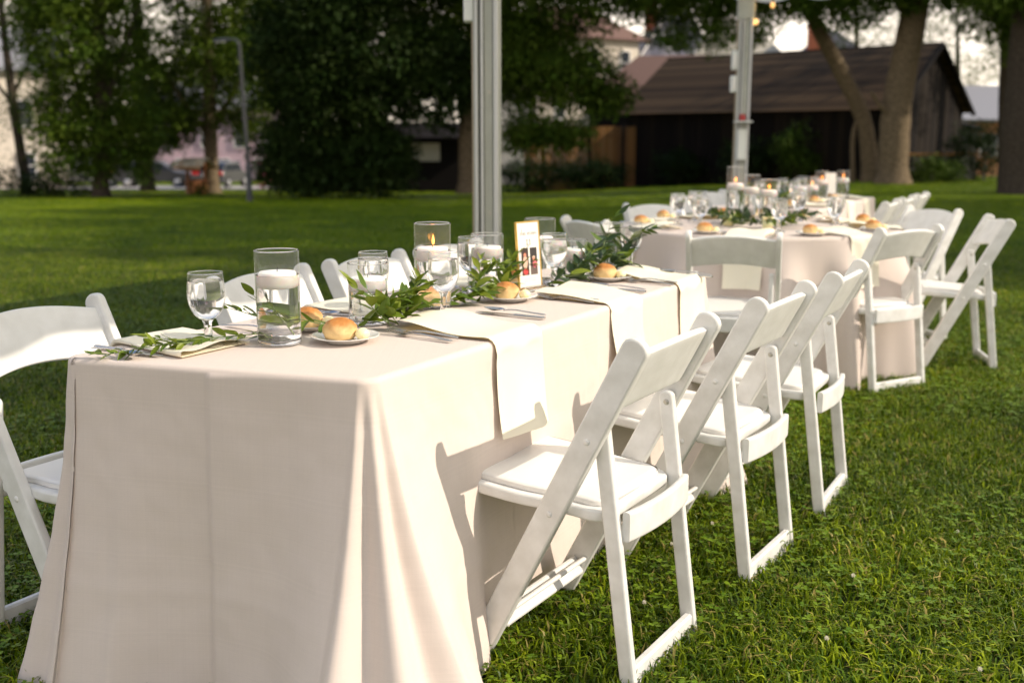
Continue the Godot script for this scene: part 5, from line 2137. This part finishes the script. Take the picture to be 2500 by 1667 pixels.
	for k in 3:
		plate_with_roll(pl[k][0], pl[k][1], Y, who[k] + " of the near table", true, k + 1, 2.0 + k)
		napkin_at(np[k][0], np[k][1], eb - 90 + 3, -al, 0.28, 0.22, 0.20, k * 5 + 2, "over the near table edge " + who[k], 0.004)
		var q := Vector2(np[k][0], np[k][1]) + e * 0.20 + n * 0.17
		fork(q.x, q.y, Y, eb + 90 + 4, who[k] + " of the near table, outer one")
		fork(q.x - e.x * 0.018, q.y - e.y * 0.018, Y, eb + 90 - 3, who[k] + " of the near table, inner one", 0.004)
		q = Vector2(np[k][0], np[k][1]) - e * 0.155 + n * 0.12
		knife(q.x, q.y, Y, eb + 90, who[k] + " of the near table")
		spoon(q.x - e.x * 0.03, q.y - e.y * 0.03, Y, eb + 90 + 6, who[k] + " of the near table", 0.002)
	# goblets
	var gb := make_goblet()
	gb.position = P(-0.694, 2.385, Y)
	gb.set_meta("label", "water goblet standing alone nearest us at the left of the first vase")
	for q in [[-0.184, 2.825, "water goblet with condensation in front of the lit tall vase"], [0.135, 3.39, "water goblet right beside the table number card"], [0.430, 3.85, "water goblet at the far end of the near table beside the dark leaves"], [-0.372, 2.83, "water goblet standing behind the short vase"], [-0.128, 3.27, "water goblet half hidden behind the fourth vase"]]:
		again(gb, P(q[0], q[1], Y), 0, q[2])
	# vases with floating candles
	var vs := [
		[-0.540, 2.425, 0.217, 0.160, true, false, "nearest clear cylinder vase with a floating white candle"],
		[-0.370, 2.70, 0.157, 0.112, true, false, "short cylinder vase with floating candle behind the leafy sprig"],
		[-0.220, 2.93, 0.240, 0.165, true, true, "tall cylinder vase with a lit floating candle in front of the lawn"],
		[-0.077, 3.275, 0.18, 0.135, true, false, "cylinder vase with floating candle in front of the near tent pole"],
		[0.092, 3.49, 0.212, 0.145, true, false, "tall cylinder vase half hidden behind the table number card"],
		[0.205, 3.60, 0.132, 0.095, true, false, "short cylinder vase right of the table number card"],
		[0.352, 3.92, 0.165, 0.125, false, false, "cylinder vase holding dark leaves at the far end of the near table"],
		[1.262, 6.05, 0.315, 0.215, true, true, "tallest vase with lit candle on the round table"],
		[1.385, 6.20, 0.265, 0.185, true, false, "middle vase of the trio on the round table"],
		[1.445, 6.02, 0.245, 0.178, true, true, "shortest vase of the trio with a lit candle on the round table"],
		[2.24, 8.00, 0.19, 0.12, true, true, "vase with lit candle at the near end of the far table"],
		[2.40, 8.30, 0.225, 0.15, true, true, "tall vase with lit candle in the middle of the far table"],
		[2.64, 8.55, 0.22, 0.155, true, true, "vase with lit candle at the far end of the far table"],
		[2.05, 7.62, 0.19, 0.13, true, false, "unlit vase at the corner of the far table nearest the round one"],
	]
	for q in vs:
		var v := make_vase("cylinder_vase", q[2], q[3], q[4], q[5])
		v.position = P(q[0], q[1], Y)
		v.set_meta("label", q[6])
	card()
	# ---- greenery on the near table
	var q3 := func(x: float, d: float, y: float) -> Vector3: return P(x, d, Y + y)
	sprig("trailing leafy sprig tip lying towards the near left corner", [q3.call(-0.72, 2.33, 0.02), q3.call(-0.79, 2.29, 0.02), q3.call(-0.87, 2.262, 0.008), q3.call(-0.905, 2.262, 0.008)], 0.036, 0.0085)
	sprig("leafy sprig running along the cloth under the nearest goblet", [q3.call(-0.56, 2.475, 0.018), q3.call(-0.66, 2.40, 0.02), q3.call(-0.75, 2.335, 0.025), q3.call(-0.82, 2.33, 0.035)], 0.044, 0.013)
	sprig("leafy sprig arching up between the nearest goblet and the first vase", [q3.call(-0.50, 2.52, 0.015), q3.call(-0.57, 2.475, 0.045), q3.call(-0.64, 2.44, 0.075), q3.call(-0.67, 2.43, 0.085)], 0.050, 0.017)
	sprig("leafy sprig passing behind the first vase", [q3.call(-0.43, 2.53, 0.02), q3.call(-0.50, 2.49, 0.045), q3.call(-0.57, 2.46, 0.075), q3.call(-0.60, 2.44, 0.11)], 0.050, 0.018)
	sprig("upright leafy sprig with broad leaves in front of the short vase", [q3.call(-0.30, 2.60, 0.01), q3.call(-0.335, 2.575, 0.05), q3.call(-0.365, 2.55, 0.10), q3.call(-0.385, 2.54, 0.125)], 0.056, 0.021)
	sprig("second upright leafy sprig right of the short vase", [q3.call(-0.285, 2.62, 0.01), q3.call(-0.31, 2.60, 0.05), q3.call(-0.345, 2.565, 0.095), q3.call(-0.36, 2.56, 0.12)], 0.058, 0.021)
	sprig("leafy sprig sunk in the water of the nearest vase", [q3.call(-0.515, 2.43, 0.02), q3.call(-0.53, 2.425, 0.05), q3.call(-0.548, 2.42, 0.085), q3.call(-0.556, 2.42, 0.105)], 0.030, 0.024)
	var kinds := ["left part", "middle part", "right part", "near edge", "far edge", "top", "core"]
	var k := 0
	for q in [[-0.33, 2.655, -0.24, 2.75, 0.07], [-0.29, 2.66, -0.21, 2.72, 0.05], [-0.35, 2.62, -0.255, 2.69, 0.09], [-0.28, 2.73, -0.235, 2.80, 0.11], [-0.38, 2.58, -0.28, 2.63, 0.05], [-0.33, 2.69, -0.215, 2.81, 0.085], [-0.30, 2.70, -0.24, 2.72, 0.065]]:
		sprig("dense leafy sprig before the lit vase, %s of that mound" % kinds[k], [q3.call(q[0], q[1], 0.012), q3.call(lerpf(q[0], q[2], 0.5), lerpf(q[1], q[3], 0.5), q[4] * 0.8), q3.call(q[2], q[3], q[4])], 0.044, 0.0065)
		k += 1
	k = 0
	for q in [[-0.17, 2.98, -0.05, 3.09, 0.02], [-0.20, 2.95, -0.07, 3.04, 0.05], [-0.15, 3.0, -0.04, 3.05, 0.035], [-0.12, 3.1, -0.02, 3.22, 0.10], [-0.10, 3.1, -0.09, 3.16, 0.12], [-0.04, 3.2, 0.03, 3.30, 0.12], [-0.02, 3.22, 0.06, 3.34, 0.09]]:
		sprig("leafy sprig between the lit vase and the table card, %s of that run" % kinds[k], [q3.call(q[0], q[1], 0.012), q3.call(lerpf(q[0], q[2], 0.5), lerpf(q[1], q[3], 0.5), q[4] * 0.7 + 0.01), q3.call(q[2], q[3], q[4])], 0.050, 0.009)
		k += 1
	k = 0
	for q in [[0.12, 3.36, 0.24, 3.50, 0.02], [0.18, 3.44, 0.28, 3.60, 0.06], [0.22, 3.50, 0.30, 3.66, 0.10], [0.26, 3.62, 0.38, 3.72, 0.07], [0.30, 3.7, 0.36, 3.84, 0.13], [0.32, 3.72, 0.42, 3.70, 0.04], [0.36, 3.76, 0.52, 3.95, 0.14]]:
		sprig("dark leafy sprig behind the third bread plate, %s of that heap" % kinds[k], [q3.call(q[0], q[1], 0.012), q3.call(lerpf(q[0], q[2], 0.5), lerpf(q[1], q[3], 0.5), q[4] * 0.7 + 0.02), q3.call(q[2], q[3], q[4])], 0.058, 0.011, true)
		k += 1
	sprig("dark broad leaved sprig standing up out of the last vase", [q3.call(0.345, 3.90, 0.02), q3.call(0.352, 3.90, 0.10), q3.call(0.36, 3.885, 0.17), q3.call(0.39, 3.88, 0.20)], 0.062, 0.030, true)
	# ---- round table
	var seats := [[198.0, "at the place nearest us"], [150.0, "in front of the sunlit chair"], [104.0, "at the right end"], [62.0, "at the back right"], [18.0, "at the far side"], [-24.0, "at the back"], [-64.0, "at left"], [-106.0, "at the far left"]]
	k = 0
	for s in seats:
		var o := D(s[0])
		var a := D(s[0] + 90.0)   # to the left of someone seated there is -a ... seen from above
		var at := P(RC.x, RC.y, 0)
		var g := func(r: float, l: float) -> Vector3: return at + o * r + a * l
		var w: String = s[1] + " of the round table"
		var p: Vector3 = g.call(0.752, 0.0)
		napkin_at(p.x, -p.z, s[0], a * (1.0 if k % 2 else -1.0), 0.27, 0.24 if k < 4 else 0.2, 0.19, 11 + k, "over the edge " + w)
		p = g.call(0.60, 0.20)
		plate_with_roll(p.x, -p.z, Y, w, true, k, k * 1.3)
		p = g.call(0.66, 0.115)
		fork(p.x, -p.z, Y, s[0] + 180, w + ", outer one")
		p = g.call(0.66, -0.13)
		knife(p.x, -p.z, Y, s[0] + 180, w)
		p = g.call(0.66, -0.155)
		spoon(p.x, -p.z, Y, s[0] + 180, w)
		p = g.call(0.42, -0.14)
		again(gb, Vector3(p.x, Y, p.z), 0, "water goblet " + w)
		k += 1
	k = 0
	for a in [20.0, 65.0, 110.0, 150.0, 195.0, 235.0, 280.0, 325.0]:
		var o := D(a)
		var z := D(a + 70)
		var c := P(RC.x, RC.y, Y)
		sprig("dark leafy sprig wreathing the candle trio, pointing %s" % ["away", "away to the right", "right", "to the near right", "towards us", "to the near left", "left", "away to the left"][k], [c + o * 0.10 + Vector3(0, 0.012, 0), c + o * 0.16 + z * 0.07 + Vector3(0, 0.05, 0), c + o * 0.2 + z * 0.16 + Vector3(0, 0.05 + 0.02 * (k % 3), 0)], 0.062, 0.009, true)
		k += 1
	for q in [[1.19, 5.86, "small cream votive cup left among the round table leaves"], [1.36, 5.66, "small cream votive cup at the front of the round table leaves"]]:
		var v := thing("votive_cup", q[2], "cup", P(q[0], q[1], Y), 0, "cream votive cups")
		b = MB.new()
		b.lathe([[0.0, 0.0], [0.024, 0.0], [0.027, 0.004], [0.031, 0.06], [0.0305, 0.062], [0.028, 0.06], [0.025, 0.02], [0.0, 0.018]], 32)
		part(v, "cup", b.commit(), M.butter)
		b = MB.new()
		b.lathe([[0.0, 0.02], [0.0245, 0.02], [0.0265, 0.045], [0.024, 0.047], [0.0, 0.047]], 24)
		part(v, "wax", b.commit(), M.wax)
	# ---- far table
	var fe := Vector2(0.5, 0.866)
	var fal := Vector3(fe.x, 0, -fe.y)
	k = 0
	for s in [0.42, 1.0, 1.56]:
		var w: String = ["at the nearest place", "at the middle place", "at the last place"][k]
		var q: Vector2 = N3 + fe * s
		napkin_at(q.x, q.y, 120.0, fal, 0.27, 0.26, 0.2, 21 + k, "hanging " + w + " right of the far table")
		q = N3 + fe * (s - 0.26) - nn * 0.2
		plate_with_roll(q.x, q.y, Y, w + " right of the far table", true, k, k)
		q = N3 + fe * (s + 0.1) - nn * 0.3
		again(gb, P(q.x, q.y, Y), 0, "water goblet " + w + " right of the far table")
		q = N3 + fe * (s - 0.1) - nn * 0.5
		again(gb, P(q.x, q.y, Y), 0, "water goblet " + w + " left of the far table")
		q = N3 + fe * (s + 0.05) - nn * 0.76
		napkin_at(q.x, q.y, -60.0, -fal, 0.25, 0.2, 0.2, 31 + k, "hanging " + w + " left of the far table")
		q = N3 + fe * s - nn * 0.38
		sprig("dark leafy sprig down the middle of the far table " + w, [P(q.x - 0.1, q.y - 0.2, Y + 0.01), P(q.x, q.y, Y + 0.06), P(q.x + 0.1, q.y + 0.2, Y + 0.03)], 0.065, 0.010, true)
		q = N3 + fe * (s + 0.25) - nn * 0.40
		sprig("dark leafy spray between the far candles " + w, [P(q.x - 0.06, q.y - 0.1, Y + 0.01), P(q.x, q.y, Y + 0.09), P(q.x + 0.05, q.y + 0.1, Y + 0.1)], 0.065, 0.010, true)
		k += 1
	var fc := thing("table_card", "blank looking white card standing between the far table candles", "table card", P(2.49, 8.38, Y), 0)
	b = MB.new()
	b.box(T(Vector3(0, 0.13, 0), -5), Vector3(0.085, 0.16, 0.006), 0.001)
	part(fc, "card", b.commit(), M.white_trim)
	b = MB.new()
	b.box(T(Vector3(0, 0.012, 0)), Vector3(0.1, 0.022, 0.05), 0.002)
	part(fc, "stand", b.commit(), M.glass)
